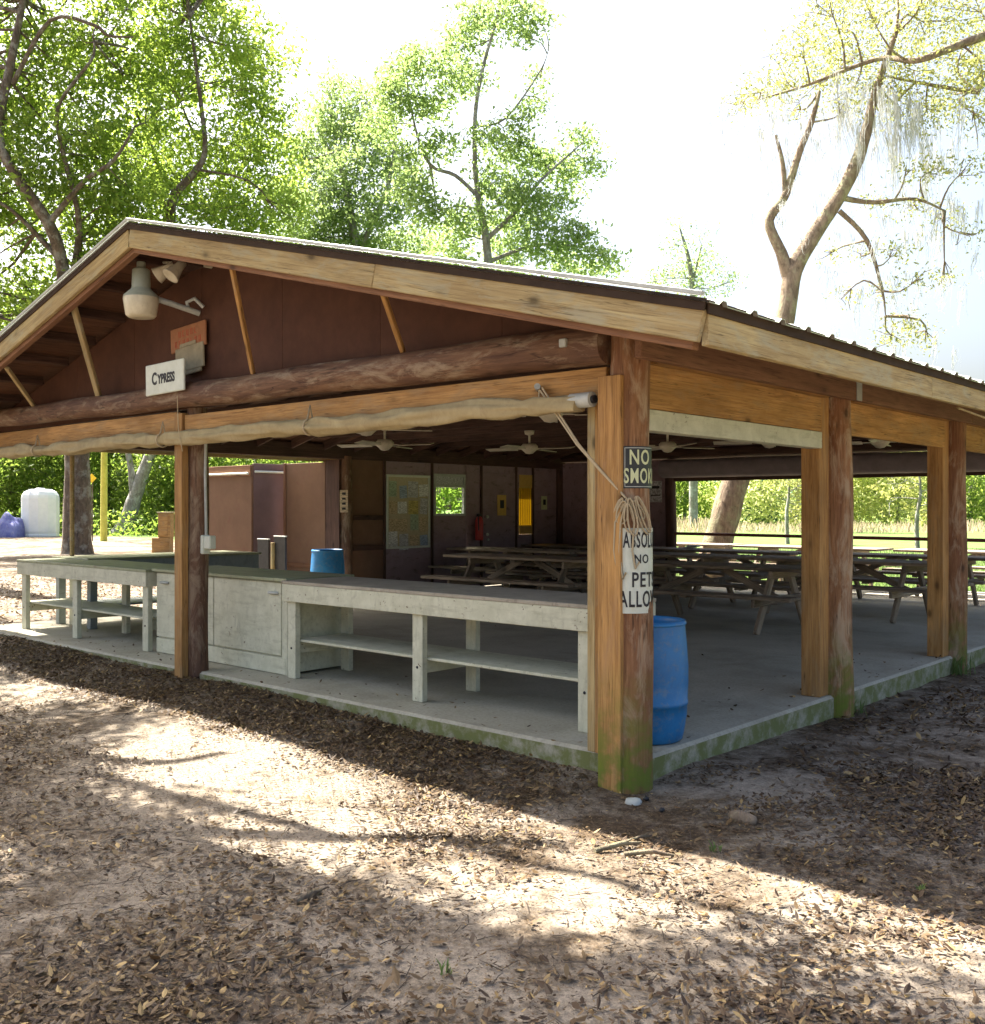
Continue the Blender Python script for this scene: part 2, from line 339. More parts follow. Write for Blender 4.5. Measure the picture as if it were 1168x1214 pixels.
mr_ = N(t, 'ShaderNodeMapRange'); mr_.inputs[1].default_value = 0; mr_.inputs[2].default_value = 1.1; mr_.inputs[3].default_value = -.125; mr_.inputs[4].default_value = 0; t.links.new(p2_.outputs[0], mr_.inputs[0])  # less duff, paler sand in this band: brightness painted into the sunlit strip
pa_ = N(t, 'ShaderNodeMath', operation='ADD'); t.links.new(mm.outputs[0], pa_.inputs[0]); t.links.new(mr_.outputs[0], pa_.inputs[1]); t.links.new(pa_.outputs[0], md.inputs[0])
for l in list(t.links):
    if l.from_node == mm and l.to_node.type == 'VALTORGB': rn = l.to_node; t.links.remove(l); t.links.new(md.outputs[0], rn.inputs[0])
near = mix(t, ramp(t, fine2, [(.3, (.5, .5, .5)), (.5, (0, 0, 0))]), near, (.07, .05, .04))
# grass beyond the pavilion
gy = N(t, 'ShaderNodeMath', operation='MULTIPLY_ADD'); gy.inputs[1].default_value = .2; t.links.new(sx.outputs[0], gy.inputs[0]); t.links.new(sx.outputs[1], gy.inputs[2])
ga = N(t, 'ShaderNodeMath', operation='MULTIPLY_ADD'); ga.inputs[1].default_value = 5; t.links.new(med, ga.inputs[0]); t.links.new(gy.outputs[0], ga.inputs[2])
gmask = N(t, 'ShaderNodeMapRange'); gmask.inputs[1].default_value = 14.5; gmask.inputs[2].default_value = 17; t.links.new(ga.outputs[0], gmask.inputs[0])
green = ramp(t, noisetex(t, pos, 1.1, 6, .7), [(.35, (.06, .11, .027)), (.55, (.10, .15, .045)), (.72, (.16, .175, .07))])
dry = ramp(t, noisetex(t, pos, .9, 5, .7), [(.35, (.085, .16, .035)), (.65, (.14, .19, .06))])
dm = N(t, 'ShaderNodeMapRange'); dm.inputs[1].default_value = 27; dm.inputs[2].default_value = 34; t.links.new(ga.outputs[0], dm.inputs[0])
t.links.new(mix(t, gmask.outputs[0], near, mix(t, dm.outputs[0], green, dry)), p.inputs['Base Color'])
p.inputs['Roughness'].default_value = .95; p.inputs['Specular IOR Level'].default_value = .15
ad = N(t, 'ShaderNodeMath', operation='ADD'); t.links.new(fine, ad.inputs[0]); t.links.new(med, ad.inputs[1]); bump(t, p, ad.outputs[0], .7, .03)

# concrete with green edges
m, t, p, o = newmat('worn concrete'); MAT['concrete'] = m
gm = N(t, 'ShaderNodeNewGeometry'); pos = gm.outputs['Position']; n1 = noisetex(t, pos, 1.3, 7, .7, .4); n2 = noisetex(t, pos, 40, 4, .7)
col = ramp(t, n1, [(.3, (.27, .25, .185)), (.5, (.39, .365, .285)), (.7, (.47, .445, .355))]); col = mix(t, ramp(t, n2, [(.3, (.4, .4, .4)), (.55, (0, 0, 0))]), col, (.13, .12, .10))
sn = N(t, 'ShaderNodeSeparateXYZ'); t.links.new(gm.outputs['Normal'], sn.inputs[0])
sd = ramp(t, sn.outputs[2], [(.15, (1, 1, 1)), (.6, (0, 0, 0))]); ms_ = mix(t, 1.0, sd, ramp(t, noisetex(t, pos, 7, 6, .7), [(.36, (.15, .15, .15)), (.56, (.9, .9, .9))]), 'MULTIPLY')
col = mix(t, ms_, col, (.125, .145, .028)); t.links.new(col, p.inputs['Base Color']); p.inputs['Roughness'].default_value = .8; bump(t, p, n2, .3, .004)

m, t, p, o = newmat('window glass'); MAT['glass'] = m
p.inputs['Base Color'].default_value = (.85, .95, .85, 1); p.inputs['Roughness'].default_value = .03; p.inputs['Transmission Weight'].default_value = 1; p.inputs['IOR'].default_value = 1.05
m, t, p, o = newmat('yellow plastic pane'); MAT['amber'] = m
tr = N(t, 'ShaderNodeBsdfTranslucent'); tr.inputs[0].default_value = (.30, .21, .03, 1); tp = N(t, 'ShaderNodeBsdfTransparent'); tp.inputs[0].default_value = (.26, .20, .03, 1); ms = N(t, 'ShaderNodeMixShader'); ms.inputs[0].default_value = .55
t.links.new(tr.outputs[0], ms.inputs[1]); t.links.new(tp.outputs[0], ms.inputs[2]); t.links.new(ms.outputs[0], o.inputs[0])

# ------------------------------------------------------------------ ground sheet
def axis(lo, hi, c0, c1, step):
    a = np.arange(c0, c1, step); l = [c0]; s = step
    while l[-1] > lo: s *= 1.25; l.append(l[-1] - s)
    r = [a[-1]]; s = step
    while r[-1] < hi: s *= 1.25; r.append(r[-1] + s)
    return np.concatenate([np.array(l[:0:-1]), a, np.array(r[1:])])
gx = axis(-700, 700, -9, 5, .09); gyv = axis(-700, 700, -6, 7, .09)
nx, ny = len(gx), len(gyv); V = np.zeros((ny, nx, 3))
for j, yy in enumerate(gyv):
    for i, xx in enumerate(gx):
        V[j, i] = (xx, yy, ground_h(xx, yy) if abs(xx) < 40 and abs(yy) < 40 else -.015)
def grid_mesh(name, V, mat, smooth=True):
    ny, nx = V.shape[:2]; me = bpy.data.meshes.new(name); idx = np.arange(nx * ny).reshape(ny, nx)
    q = np.stack([idx[:-1, :-1], idx[:-1, 1:], idx[1:, 1:], idx[1:, :-1]], -1).reshape(-1, 4)
    return quads(name, V.reshape(-1, 3), q, mat, smooth)
def quads(name, v, q, mat, smooth=False):
    me = bpy.data.meshes.new(name); me.vertices.add(len(v)); me.vertices.foreach_set('co', np.ascontiguousarray(v, dtype=np.float32).ravel())
    k = q.shape[1]; me.loops.add(q.size); me.loops.foreach_set('vertex_index', q.astype(np.int32).ravel()); me.polygons.add(len(q))
    me.polygons.foreach_set('loop_start', np.arange(0, q.size, k, dtype=np.int32)); me.polygons.foreach_set('loop_total', np.full(len(q), k, dtype=np.int32))
    me.polygons.foreach_set('use_smooth', np.full(len(q), smooth)); me.materials.append(mat); me.update(calc_edges=True); return me
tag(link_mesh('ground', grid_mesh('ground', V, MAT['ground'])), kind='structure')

# ------------------------------------------------------------------ the pavilion
pav = empty('picnic_pavilion', (-4.7, 5.6, 0), 0, 'open sided brown timber picnic pavilion with low gable roof on a concrete slab', 'pavilion')
XL, LY = -9.4, 11.2                        # left post row, far gable
RX, RZ = -4.47, 3.97                       # ridge
SL = (3.97 - 2.60) / (.86 + 4.47)          # roof slope
def roofz(x, d=0): return RZ - SL * abs(x - RX) - d
YF, YB = -.75, 11.95; XE = .86; XW = 2 * RX - XE
# slab
mb = MB(); mb.box(((-9.75 + .02) / 2, 6.9, -.02), (9.77, 13.8, .34), bev=.02)
mb.build('floor_slab', MAT['concrete'], pav)
# corner post and boards
log('post', (-.03, -.045, -.15), (-.03, -.045, 2.66), .139, .112, MAT['post'], pav, 28)
blk('post_board', (-.152, -.192, -.06), (.008, -.158, 2.36), MAT['boardmoss'], pav)
blk('post_board', (-.262, -.07, .152), (-.205, .0, 2.30), MAT['board'], pav)
blk('post_board', (-.325, -.06, .152), (-.266, .01, 2.30), MAT['fascia'], pav)
# middle front post: flat board then round
log('post', (-4.735, .04, -.1), (-4.735, .04, 2.5), .092, .086, MAT['log'], pav, 20)
blk('post_board', (-4.87, -.12, -.05), (-4.745, -.054, 2.45), MAT['board'], pav)
# right-hand row
for yy in (2.8, 5.6, 8.4, 11.2):
    log('post', (-.03, yy, -.1), (-.03, yy, 2.47), .142, .128, MAT['post'], pav, 24)
    blk('post_board', (-.17, yy - .30, .152), (-.02, yy - .13, 2.47), MAT['board'], pav)
# left-hand row and far gable
for yy in (0., 2.8, 5.6):
    log('post', (XL, yy, -.1), (XL, yy, 2.45), .12, .11, MAT['log'], pav, 16)
log('post', (-6.78, LY, -.1), (-6.78, LY, 2.5), .10, .10, MAT['darkwood'], pav, 12)
# log tie across the front
log('log_beam', (-9.75, -.10, 2.645), (-.13, -.10, 2.56), .098, .122, MAT['log'], pav, 24, .06)
blk('bolt_plate', (-.40, -.24, 2.55), (-.35, -.215, 2.60), MAT['galv'], pav)
blk('front_header', (-9.6, -.095, 2.265), (-4.874, -.055, 2.47), MAT['board'], pav)
blk('front_header', (-4.741, -.095, 2.265), (-.16, -.055, 2.43), MAT['board'], pav)
# side beams (outer, dark) and headers (inner, orange) down the eave side
ys = [-.17, 2.87, 5.7, 8.5, 11.3]
for a, b in zip(ys, ys[1:]):
    blk('side_beam', (.085, a, 2.445), (.135, b - .004, 2.67), MAT['beam'], pav, .006)
hs = [(.10, 2.49), (2.96, 5.29), (5.76, 8.09), (8.56, 10.9)]
for a, b in hs:
    blk('side_header', (-.04, a, 2.19), (.0, b, 2.452), MAT['board'], pav)
    blk('side_header', (.003, a, 2.448), (.082, b, 2.475), MAT['board'], pav)
mb = MB(); mb.box((.139, 2.87, 2.55), (.006, .10, .21), bev=.001); mb.build('joint_plate', MAT['galv'], pav)
# left eave beam, far log
blk('eave_beam', (XL - .07, -.3, 2.40), (XL + .07, 11.3, 2.62), MAT['darkwood'], pav)
log('log_beam', (-9.7, LY + .02, 2.62), (.1, LY + .02, 2.60), .1, .1, MAT['darkwood'], pav, 12)
# gable sheets
def gable(y, mat, z0, name='gable_panel'):
    xs = [XL + .0] + [XL + 1.19 * k for k in range(1, 8)] + [-.06]
    for a, b in zip(xs, xs[1:]):
        pts = [(a + .002, z0)]; pts.append((b - .002, z0)); pts.append((b - .002, roofz(b, .14)))
        if a < RX < b: pts.append((RX, roofz(RX, .14)))
        pts.append((a + .002, roofz(a, .14)))
        if pts[-1][1] < z0 + .01: continue
        n = len(pts); vs_ = [(x, y, z) for x, z in pts] + [(x, y + .016, z) for x, z in pts]
        fs = [tuple(range(n)), tuple(reversed(range(n, 2 * n)))] + [(i, i + n, (i + 1) % n + n, (i + 1) % n) for i in range(n)]
        m_ = MB(); m_.add(vs_, fs); m_.build(name, mat, pav)
gable(.015, MAT['ply'], 2.50); gable(LY + .13, MAT['wallply'], 2.5)
# roof: deck, rafters, joists, metal sheets, fascia
for s in (-1, 1):
    xe = XE if s > 0 else XW
    A = Vector((RX + s * .012, (YF + YB) / 2, roofz(RX, .05))); B = Vector((xe, (YF + YB) / 2, roofz(xe, .05)))
    n = 14; L = (B - A)
    for k in range(n):
        a = A + L * (k / n) + L.normalized() * .002; b = A + L * ((k + 1) / n) - L.normalized() * .002
        c = (a + b) / 2; wdt = (b - a).length
        board('roof_board', (c.x, YF + .03, c.z), (c.x, YB - .03, c.z), wdt, .022, MAT['deck'], pav, up=Vector((s * SL, 0, 1)).normalized(), bev=.003)
    for k in range(19):
        yy = .12 + k * .625
        if yy > YB - .2: break
        board('rafter', (RX + s * .02, yy, roofz(RX, .13)), (xe - s * .03, yy, roofz(xe - s * .03, .13)), .04, .13, MAT['darkwood'], pav)
    for k in range(9):                     # lookouts under the front overhang
        x = RX + s * (.35 + k * .6)
        if abs(x - RX) < 5.2: board('lookout', (x, YF + .03, roofz(x, .105)), (x, .012, roofz(x, .105)), .045, .09, MAT['darkwood'], pav, up=Vector((s * SL, 0, 1)).normalized())
    # metal sheets
    L1 = math.hypot(xe - RX, roofz(RX) - roofz(xe)) + .06; nsh = 14; wsh = (YB - YF + .08) / nsh
    prof = []
    for q in range(3):
        y0 = wsh * q / 3; prof += [(y0 + .0, 0), (y0 + wsh * .10, 0), (y0 + wsh * .125, .022), (y0 + wsh * .165, .022), (y0 + wsh * .19, 0)]
    prof.append((wsh, 0))
    for k in range(nsh):
        y0 = YF - .04 + k * wsh; vs_ = []; fs = []; n = len(prof)
        ux = Vector((s, 0, -SL)).normalized(); uz = Vector((s * SL, 0, 1)).normalized(); O = Vector((RX, y0, roofz(RX, .03) + .002 * (k % 2)))
        for u in (0, L1):
            for d in (0, -.003):
                for (yy, hh) in prof: vs_.append(O + ux * u + Vector((0, yy, 0)) + uz * (hh + d))
        for i in range(n - 1):
            fs += [(i, i + 1, 2 * n + i + 1, 2 * n + i), (n + i, 3 * n + i, 3 * n + i + 1, n + i + 1), (2 * n + i, 2 * n + i + 1, 3 * n + i + 1, 3 * n + i), (i, n + i, n + i + 1, i + 1)]
        m_ = MB(); m_.add(vs_, fs); m_.build('roof_sheet', MAT['metal'], pav)
    # rake fascia in two lengths, drip strip above, brown fly rafter behind
    up = Vector((s * SL, 0, 1)).normalized()
    cuts = [RX, RX + s * 3.03, xe]
    for a, b in zip(cuts, cuts[1:]):
        board('rake_fascia', (a + s * .001, YF, roofz(a, .145)), (b - s * .002, YF, roofz(b, .145)), .038, .155, MAT['fascia'], pav, up=up)
    board('drip_edge', (RX, YF - .025, roofz(RX, .045)), (xe + s * .03, YF - .025, roofz(xe + s * .03, .045)), .012, .058, MAT['drip'], pav, up=up, bev=.002)
    board('rake_flashing', (RX, YF - .028, roofz(RX, -.005)), (xe + s * .02, YF - .028, roofz(xe + s * .02, -.005)), .03, .022, MAT['galv'], pav, up=up, bev=.003)
    board('fly_rafter', (RX + s * .01, YF + .055, roofz(RX, .175)), (xe - s * .05, YF + .055, roofz(xe - s * .05, .175)), .06, .17, MAT['beam'], pav, up=up)
    # eave fascia
    fy = [YF + .022, 2.3, 5.6, 8.9, YB]
    for a, b in zip(fy, fy[1:]):
        blk('eave_fascia', (xe - .02 if s > 0 else xe - .02, a, roofz(xe, .235)), (xe + .02, b - .003, roofz(xe, .075)), MAT['fascia'], pav)
    blk('drip_edge', (xe + s * .026 - .006, YF, roofz(xe, .09)), (xe + s * .026 + .006, YB, roofz(xe, .025)), MAT['drip'], pav, .002)
for k in range(1, 12):
    yy = .93 * k
    blk('ceiling_joist', (XL + .075, yy - .02, 2.66), (.08, yy + .02, 2.80), MAT['darkwood'], pav)
# diagonal sticks between rake and log
for (bx, bz), (tx, tz), wd in [((-6.27, 2.70), (-5.71, 3.47), .075), ((-3.66, 2.70), (-3.17, 3.42), .035), ((-1.87, 2.69), (-1.49, 2.97), .035), ((-7.72, 2.70), (-7.15, 3.02), .05)]:
    board('gable_brace', (bx, -.12, bz), (tx, YF + .10, tz), .035, wd, MAT['fascia'] if wd > .04 else MAT['board'], pav, up=(1, 0, 0))
# enclosed back corner: plywood wall with board, window, door
zt = 2.46
def wall(lo, hi, mat=None): return blk('wall_panel', (XL - .03, lo[0], lo[1]), (XL, hi[0] - .006, hi[1]), mat or MAT['wallply'], pav, .002)
wall((5.72, .15), (6.42, zt), MAT['screen']); wall((6.42, .15), (7.55, zt))
wall((7.55, .15), (8.45, 1.47)); wall((7.55, 2.22), (8.45, zt)); wall((7.55, 1.47), (7.60, 2.22)); wall((8.40, 1.47), (8.45, 2.22)); wall((8.45, .15), (8.84, zt))
wall((9.81, .15), (10.32, 1.10)); wall((9.81, 2.26), (10.32, zt)); wall((9.81, 1.10), (9.93, 2.26)); wall((10.32, .15), (11.2, zt))
wall((8.84, 2.272), (9.81, zt)); log('post', (XL, LY, -.1), (XL, LY, 2.5), .11, .11, MAT['darkwood'], pav, 12)
door = blk('door', (XL - .035, 8.85, .16), (XL + .012, 9.80, 2.27), MAT['wallply'], pav)
mb = MB(); mb.lathe([(.0, .07), (.028, .065), (.034, .045), (.02, .02), (.012, 0)], seg=14, M=Matrix.Translation((XL + .012, 8.95, 1.45)) @ Matrix.Rotation(R_(90), 4, 'Y')); mb.build('door_knob', MAT['signwhite'], door)
mb = MB(); mb.lathe([(.0, .02), (.026, .018), (.03, 0)], seg=14, M=Matrix.Translation((XL + .012, 9.0, 1.12)) @ Matrix.Rotation(R_(90), 4, 'Y')); mb.build('door_lock', MAT['signwhite'], door)
mb = MB(); mb.lathe([(.0, .02), (.02, .018), (.024, 0)], seg=14, M=Matrix.Translation((XL + .012, 9.02, 1.02)) @ Matrix.Rotation(R_(90), 4, 'Y')); mb.build('door_lock', MAT['signwhite'], door)
for yy in (6.43, 7.55, 8.83, 9.82, 10.33, 11.1):
    blk('batten', (XL + .002, yy - .025, .152), (XL + .03, yy + .025, 2.45), MAT['darkwood'], pav)
for zz in (1.45, .95): blk('wall_rail', (XL + .002, 5.74, zz - .04), (XL + .03, 6.40, zz + .04), MAT['darkwood'], pav)
win = empty('window', (XL, 8.0, 1.84)); win.parent = pav; win.matrix_basis = wm(pav).inverted() @ wm(win)
mb = MB()
for lo, hi in [((7.60, 1.47), (8.40, 1.51)), ((7.60, 2.17), (8.40, 2.22)), ((7.60, 1.51), (7.645, 2.17)), ((8.355, 1.51), (8.40, 2.17)), ((7.645, 1.98), (8.355, 2.03))]:
    mb.box((XL - .005, (lo[0] + hi[0]) / 2, (lo[1] + hi[1]) / 2), (.06, hi[0] - lo[0], hi[1] - lo[1]))
mb.build('window_frame', MAT['galv'], win)
mb = MB(); mb.box((XL - .012, 8.0, 1.745), (.004, .709, .469), bev=.0005); mb.build('pane', MAT['glass'], win)
mb = MB(); mb.box((XL - .008, 8.0, 2.10), (.01, .71, .14), bev=.001); mb.build('valance', MAT['papergrey'], win)
nw = empty('narrow_window', (XL, 10.12, 1.7)); nw.parent = pav; nw.matrix_basis = wm(pav).inverted() @ wm(nw)
mb = MB(); mb.box((XL - .01, 10.125, 1.68), (.006, .388, 1.158), bev=.0005); mb.build('pane', MAT['amber'], nw)
for z_, h_ in ((2.13, .256), (1.19, .17)):
    mb = MB(); mb.box((XL + .003, 10.125, z_), (.02, .388, h_), bev=.002); mb.build('window_frame', MAT['brass'], nw)
for k in range(6): blk('bar', (XL + .004, 9.965 + k * .064 - .006, 1.276), (XL + .016, 9.965 + k * .064 + .006, 2.0), MAT['darkwood'], nw)
blk('wall_trim', (XL + .004, 6.4, 2.47), (XL + .06, 11.15, 2.53), MAT['fascia'], pav)
# far gable: solid piece beside the opening
for k in range(3):
    a = XL + .02 + k * .855; blk('wall_panel', (a, LY - .03, .15), (a + .849, LY, 2.5), MAT['wallply'], pav, .002)
mb = MB(); mb.tube([(-6.7, LY, 1.14), (-.1, LY, 1.12)], .028, 10); mb.build('rail', MAT['rail'], pav)
# utility screen outside the left eave (seen over the counters)
scr = empty('privacy_screen', (-10.6, 4.9, 0), 0, 'roofless brown plywood screen beyond the left eave, with plum coloured recess', 'screen')
blk('panel', (-12.45, 4.90, 0), (-10.992, 4.94, 2.33), MAT['screen'], scr); blk('panel', (-11.03, 4.942, 0), (-10.99, 5.9, 2.36), MAT['screen2'], scr)
blk('panel', (-10.76, 5.44, 0), (-9.72, 5.48, 2.36), MAT['screen'], scr)
blk('panel_frame', (-9.718, 5.445, 0), (-9.37, 5.475, 2.39), MAT['darkwood'], scr)
blk('panel_frame', (-10.82, 5.42, 0), (-10.765, 5.49, 2.37), MAT['beam'], scr); blk('panel_frame', (-10.76, 5.425, .62), (-9.72, 5.438, .70), MAT['beam'], scr)
blk('panel_frame', (-12.45, 4.878, 2.15), (-11.0, 4.898, 2.33), MAT['beam'], scr)
mb = MB(); mb.tube([(-12.4, 4.85, 2.19), (-11.02, 4.85, 2.19)], .02, 8); mb.tube([(-10.96, 4.95, 2.22), (-10.96, 5.8, 2.22)], .02, 8); mb.build('pipe', MAT['signwhite'], scr)

# ------------------------------------------------------------------ things on the gable
def textmesh(s, size, sxy=(1, 1), bold=0.0, ext=.001, align='CENTER', space=1.0):
    c = bpy.data.curves.new('lettering', 'FONT'); c.body = s; c.size = size; c.offset = bold; c.extrude = ext; c.align_x = align; c.align_y = 'CENTER'; c.space_character = space; c.resolution_u = 3
    ob = bpy.data.objects.new('lettering', c); COL.objects.link(ob); dg = bpy.context.evaluated_depsgraph_get()
    me = bpy.data.meshes.new_from_object(ob.evaluated_get(dg)); bpy.data.objects.remove(ob); bpy.data.curves.remove(c)
    v = np.empty(len(me.vertices) * 3); me.vertices.foreach_get('co', v); v = v.reshape(-1, 3); v[:, 0] *= sxy[0]; v[:, 1] *= sxy[1]; me.vertices.foreach_set('co', v.ravel()); me.update(); me.name = 'lettering'
    return me
FACE_FRONT = Matrix.Rotation(R_(90), 4, 'X')           # text plane facing -Y
lamp_c = Vector((-4.76, -.50, 3.43))
lt = empty('security_light', lamp_c, 0, 'grey green barn light with cream lens on an arm in the gable', 'lamp')
q_ = .87; sc_ = lambda pr: [(r * q_, z * q_) for r, z in pr]
mb = MB(); mb.lathe(sc_([(.0, .335), (.04, .335), (.043, .325), (.043, .275), (.062, .27), (.085, .255), (.09, .08), (.10, .06), (.165, .0), (.17, -.02)]), lamp_c, 28); mb.build('housing', MAT['lamphead'], lt)
mb = MB(); mb.lathe(sc_([(.168, -.021), (.172, -.035), (.162, -.10), (.148, -.19), (.125, -.215), (.06, -.22), (.0, -.215)]), lamp_c, 32); mb.build('lens', MAT['lens'], lt)
mb = MB(); mb.tube([lamp_c + Vector((.03, .05, .0)), lamp_c + Vector((.07, .25, -.04)), (-4.62, -.02, 3.33)], .026, 12)
mb.build('arm', MAT['galv'], lt)
mb = MB(); mb.tube([(-4.66, -.10, 3.35), (-4.66, -.12, 3.42), (-4.60, -.08, 3.45), (-4.57, -.01, 3.38)], .018, 8); mb.build('conduit_loop', MAT['galv'], lt)
fl = empty('floodlight', (-4.5, -.3, 3.68), 0, 'twin bullet floodlight under the gable peak, right of the barn light', 'lamp')
for px_, dv in ((-4.56, (-.55, -.45, -.42)), (-4.42, (-.05, -.5, -.6))):
    A = Vector((px_, -.30, 3.70)); d = Vector(dv).normalized()
    M = Matrix.Translation(A) @ d.to_track_quat('Z', 'Y').to_matrix().to_4x4(); mb = MB(); mb.lathe([(.0, 0), (.035, .0), (.04, .06), (.07, .17), (.075, .18), (.06, .175), (.0, .16)], seg=18, M=M); mb.build('lamp_head', MAT['cream'], fl)
mb = MB(); mb.box((-4.48, -.22, 3.73), (.18, .2, .10)); mb.build('junction_box', MAT['darkwood'], fl)
mb = MB(); mb.tube([(-4.48, -.125, 3.73), (-4.48, .012, 3.73)], .02, 8); mb.build('bracket', MAT['cream'], fl)
mb = MB(); mb.tube([(-4.74, -.3, 3.75), (-4.62, -.3, 3.73), (-4.55, -.28, 3.73)], .012, 6); mb.build('wire', MAT['cream'], fl)
def flat_sign(name, lab, cat, c, wd, ht, mat, parent_rot=0, thick=.02, rounded=0, tilt=0):
    M = Matrix.Translation(c) @ Matrix.Rotation(parent_rot, 4, 'Z') @ Matrix.Rotation(tilt, 4, 'Y')
    o = empty(name, c, 0, lab, cat); o.matrix_basis = M; W[o.name] = M
    mb = MB(); mb.box((0, 0, 0), (wd, thick, ht), bev=.006); mb.build('sign_board', mat, o, M); return o, M
s1, M1 = flat_sign('gable_sign', 'small orange wooden sign with faded red lettering on the gable wall', 'sign', (-4.80, -.02, 3.14), .58, .22, MAT['signorange'], tilt=R_(-3))
for dz, lst in ((.04, 'TREE'), (-.045, 'PAVILION')):
    pass
mk = MB()
for row, n_ in ((.042, 5), (-.04, 7)):
    for k in range(n_):
        x = (k - (n_ - 1) / 2) * .066; h_ = .055
        mk.box((x - .01, -.0115, row), (.006, .003, h_), bev=.0005)
        if k % 2: mk.box((x + .004, -.0115, row + h_ * .42), (.02, .003, .007), bev=.0005)
        if k % 3: mk.box((x + .004, -.0115, row - h_ * .42), (.02, .003, .007), bev=.0005)
        if k % 3 != 1: mk.box((x + .012, -.0115, row), (.006, .003, h_), bev=.0005)
mk.build('lettering', MAT['inkred'], s1, M1)
s2, M2 = flat_sign('gable_sign', 'small weathered grey wooden plaque hung below the orange gable sign', 'sign', (-4.76, -.03, 2.95), .46, .22, MAT['signgrey'], tilt=R_(-4))
for q_, d_ in (((-.02, -.001, .128), (.27, .016, .034)), ((.03, 0, -.128), (.3, .018, .034))):
    mb = MB(); mb.box(q_, d_); mb.build('plaque_edge', MAT['signgrey'], s2, M2)
s3, M3 = flat_sign('name_sign', 'white rectangular sign reading CYPRESS standing on the front log', 'sign', (-4.81, -.245, 2.755), .64, .275, MAT['signwhite'], tilt=R_(-1))
for s_, sz, x, dz, in (('C', .15, -.165, .0), ('YPRESS', .112, .035, -.008)):
    me = textmesh(s_, sz, (.80, 1.0), .005, .0012); me.materials.append(MAT['ink']); link_mesh('lettering', me, s3, M3 @ Matrix.Translation((x, -.0115, dz)) @ FACE_FRONT)
tie = MB(); tie.tube([(-4.60, -.25, 2.58), (-4.60, -.24, 2.3), (-4.60, -.2, 2.1)], .004, 5); tag(tie.build('hanging_string', MAT['rope'], None), 'thin string hanging down from the CYPRESS sign past the log', 'string')

# rolled canvas curtain along the front
rt = empty('rolled_canvas', (-4.9, -.16, 2.2), 0, 'long lumpy roll of tan canvas tied under the front header', 'curtain')
pts = []; rad = []
n = 90
for i in range(n + 1):
    u = i / n; x = -9.9 + u * 9.6
    sag = .075 * math.sin(u * math.pi * 4.2 + .6) + .02 * mnoise.noise(Vector((x * 1.7, 0, 0)))
    pts.append((x, -.165 + .012 * mnoise.noise(Vector((x * 2, 5, 0))), 2.205 + .03 * (1 - u) * 0 - .25 * abs(sag) ** 1.0 + .03))
    r = .061 + .02 * mnoise.noise(Vector((x * 1.3, 9, 0)))
    for tx in (-7.6, -5.0, -2.9, -.75):
        r *= 1 - .35 * math.exp(-((x - tx) / .07) ** 2)
    rad.append(r)
mb = MB(); mb.tube(pts, rad, 22, rough=.62); mb.build('canvas_roll', MAT['tarp'], rt)
for tx in (-7.6, -5.0, -2.9):
    mb = MB()
    i = min(range(n + 1), key=lambda k: abs(pts[k][0] - tx)); c = Vector(pts[i]); mb.tube([c + Vector((.004 * math.sin(a), math.cos(a) * .062, math.sin(a) * .062 + (.1 if 0 < math.sin(a) > .95 else 0))) for a in [k * math.pi / 8 for k in range(17)]], .008, 6)
    mb.build('tie_cord', MAT['rope'], rt)
mb = MB(); mb.tube([(-.36, -.165, 2.235), (-.20, -.175, 2.235)], .045, 16); mb.build('roller_pipe', MAT['galv'], rt)
mb = MB(); mb.tube([(-.20, -.175, 2.235), (-.18, -.177, 2.235)], .024, 12); mb.build('pipe_end', MAT['ink'], rt)
# white roller case in the first side bay, shade at the far end
cs = blk('roller_case', (-.10, .10, 2.06), (.005, 2.49, 2.186), MAT['white'], None); tag(cs, 'long white roller blind case under the side header beside the corner post', 'blind case')
sh = empty('sun_blind', (-3.4, LY - .1, 2.3), 0, 'wide rolled grey shade hanging above the far end opening', 'shade')
mb = MB(); mb.tube([(-6.85, LY - .16, 2.33), (-.15, LY - .16, 2.31)], .165, 20); mb.build('shade_roll', MAT['shade'], sh)
blk('shade_hem', (-6.8, LY - .04, 2.10), (-.15, LY - .005, 2.17), MAT['darkwood'], sh)

# rope and coil on the corner post
cdir = (CAM - Vector((-.03, -.045, 1.6))).to_2d().normalized(); ca = math.atan2(cdir.y, cdir.x)
def on_post(deg, z, out=.0):               # point on the corner post; 0 deg faces the path, + runs to the right
    a = ca + R_(deg); r = .139 + (.112 - .139) * (z + .15) / 2.81 + out
    return Vector((-.03 + r * math.cos(a), -.045 + r * math.sin(a), z))
rp = empty('rope', on_post(0, 1.62, .03), 0, 'tan rope running from the header hook down to a coil on the corner post', 'rope')
hook = Vector((-.62, -.15, 2.33)); kn = on_post(-8, 1.66, .03)
mb = MB()
for off in (0, .022):
    mid = (hook + kn) / 2 + Vector((0, -.03, -.02)); mb.tube([hook + Vector((off, 0, off * .3)), (hook + mid) / 2 + Vector((off, 0, -.004)), mid + Vector((off * .7, -.01, 0)), (mid + kn) / 2 + Vector((off * .3, -.01, 0)), kn], .0065, 7)
mb.tube([hook, hook + Vector((.01, -.02, -.1)), hook + Vector((0.02, -.02, -.16))], .005, 6); mb.build('strand', MAT['rope'], rp)
mb = MB(); rr = random.Random(3)
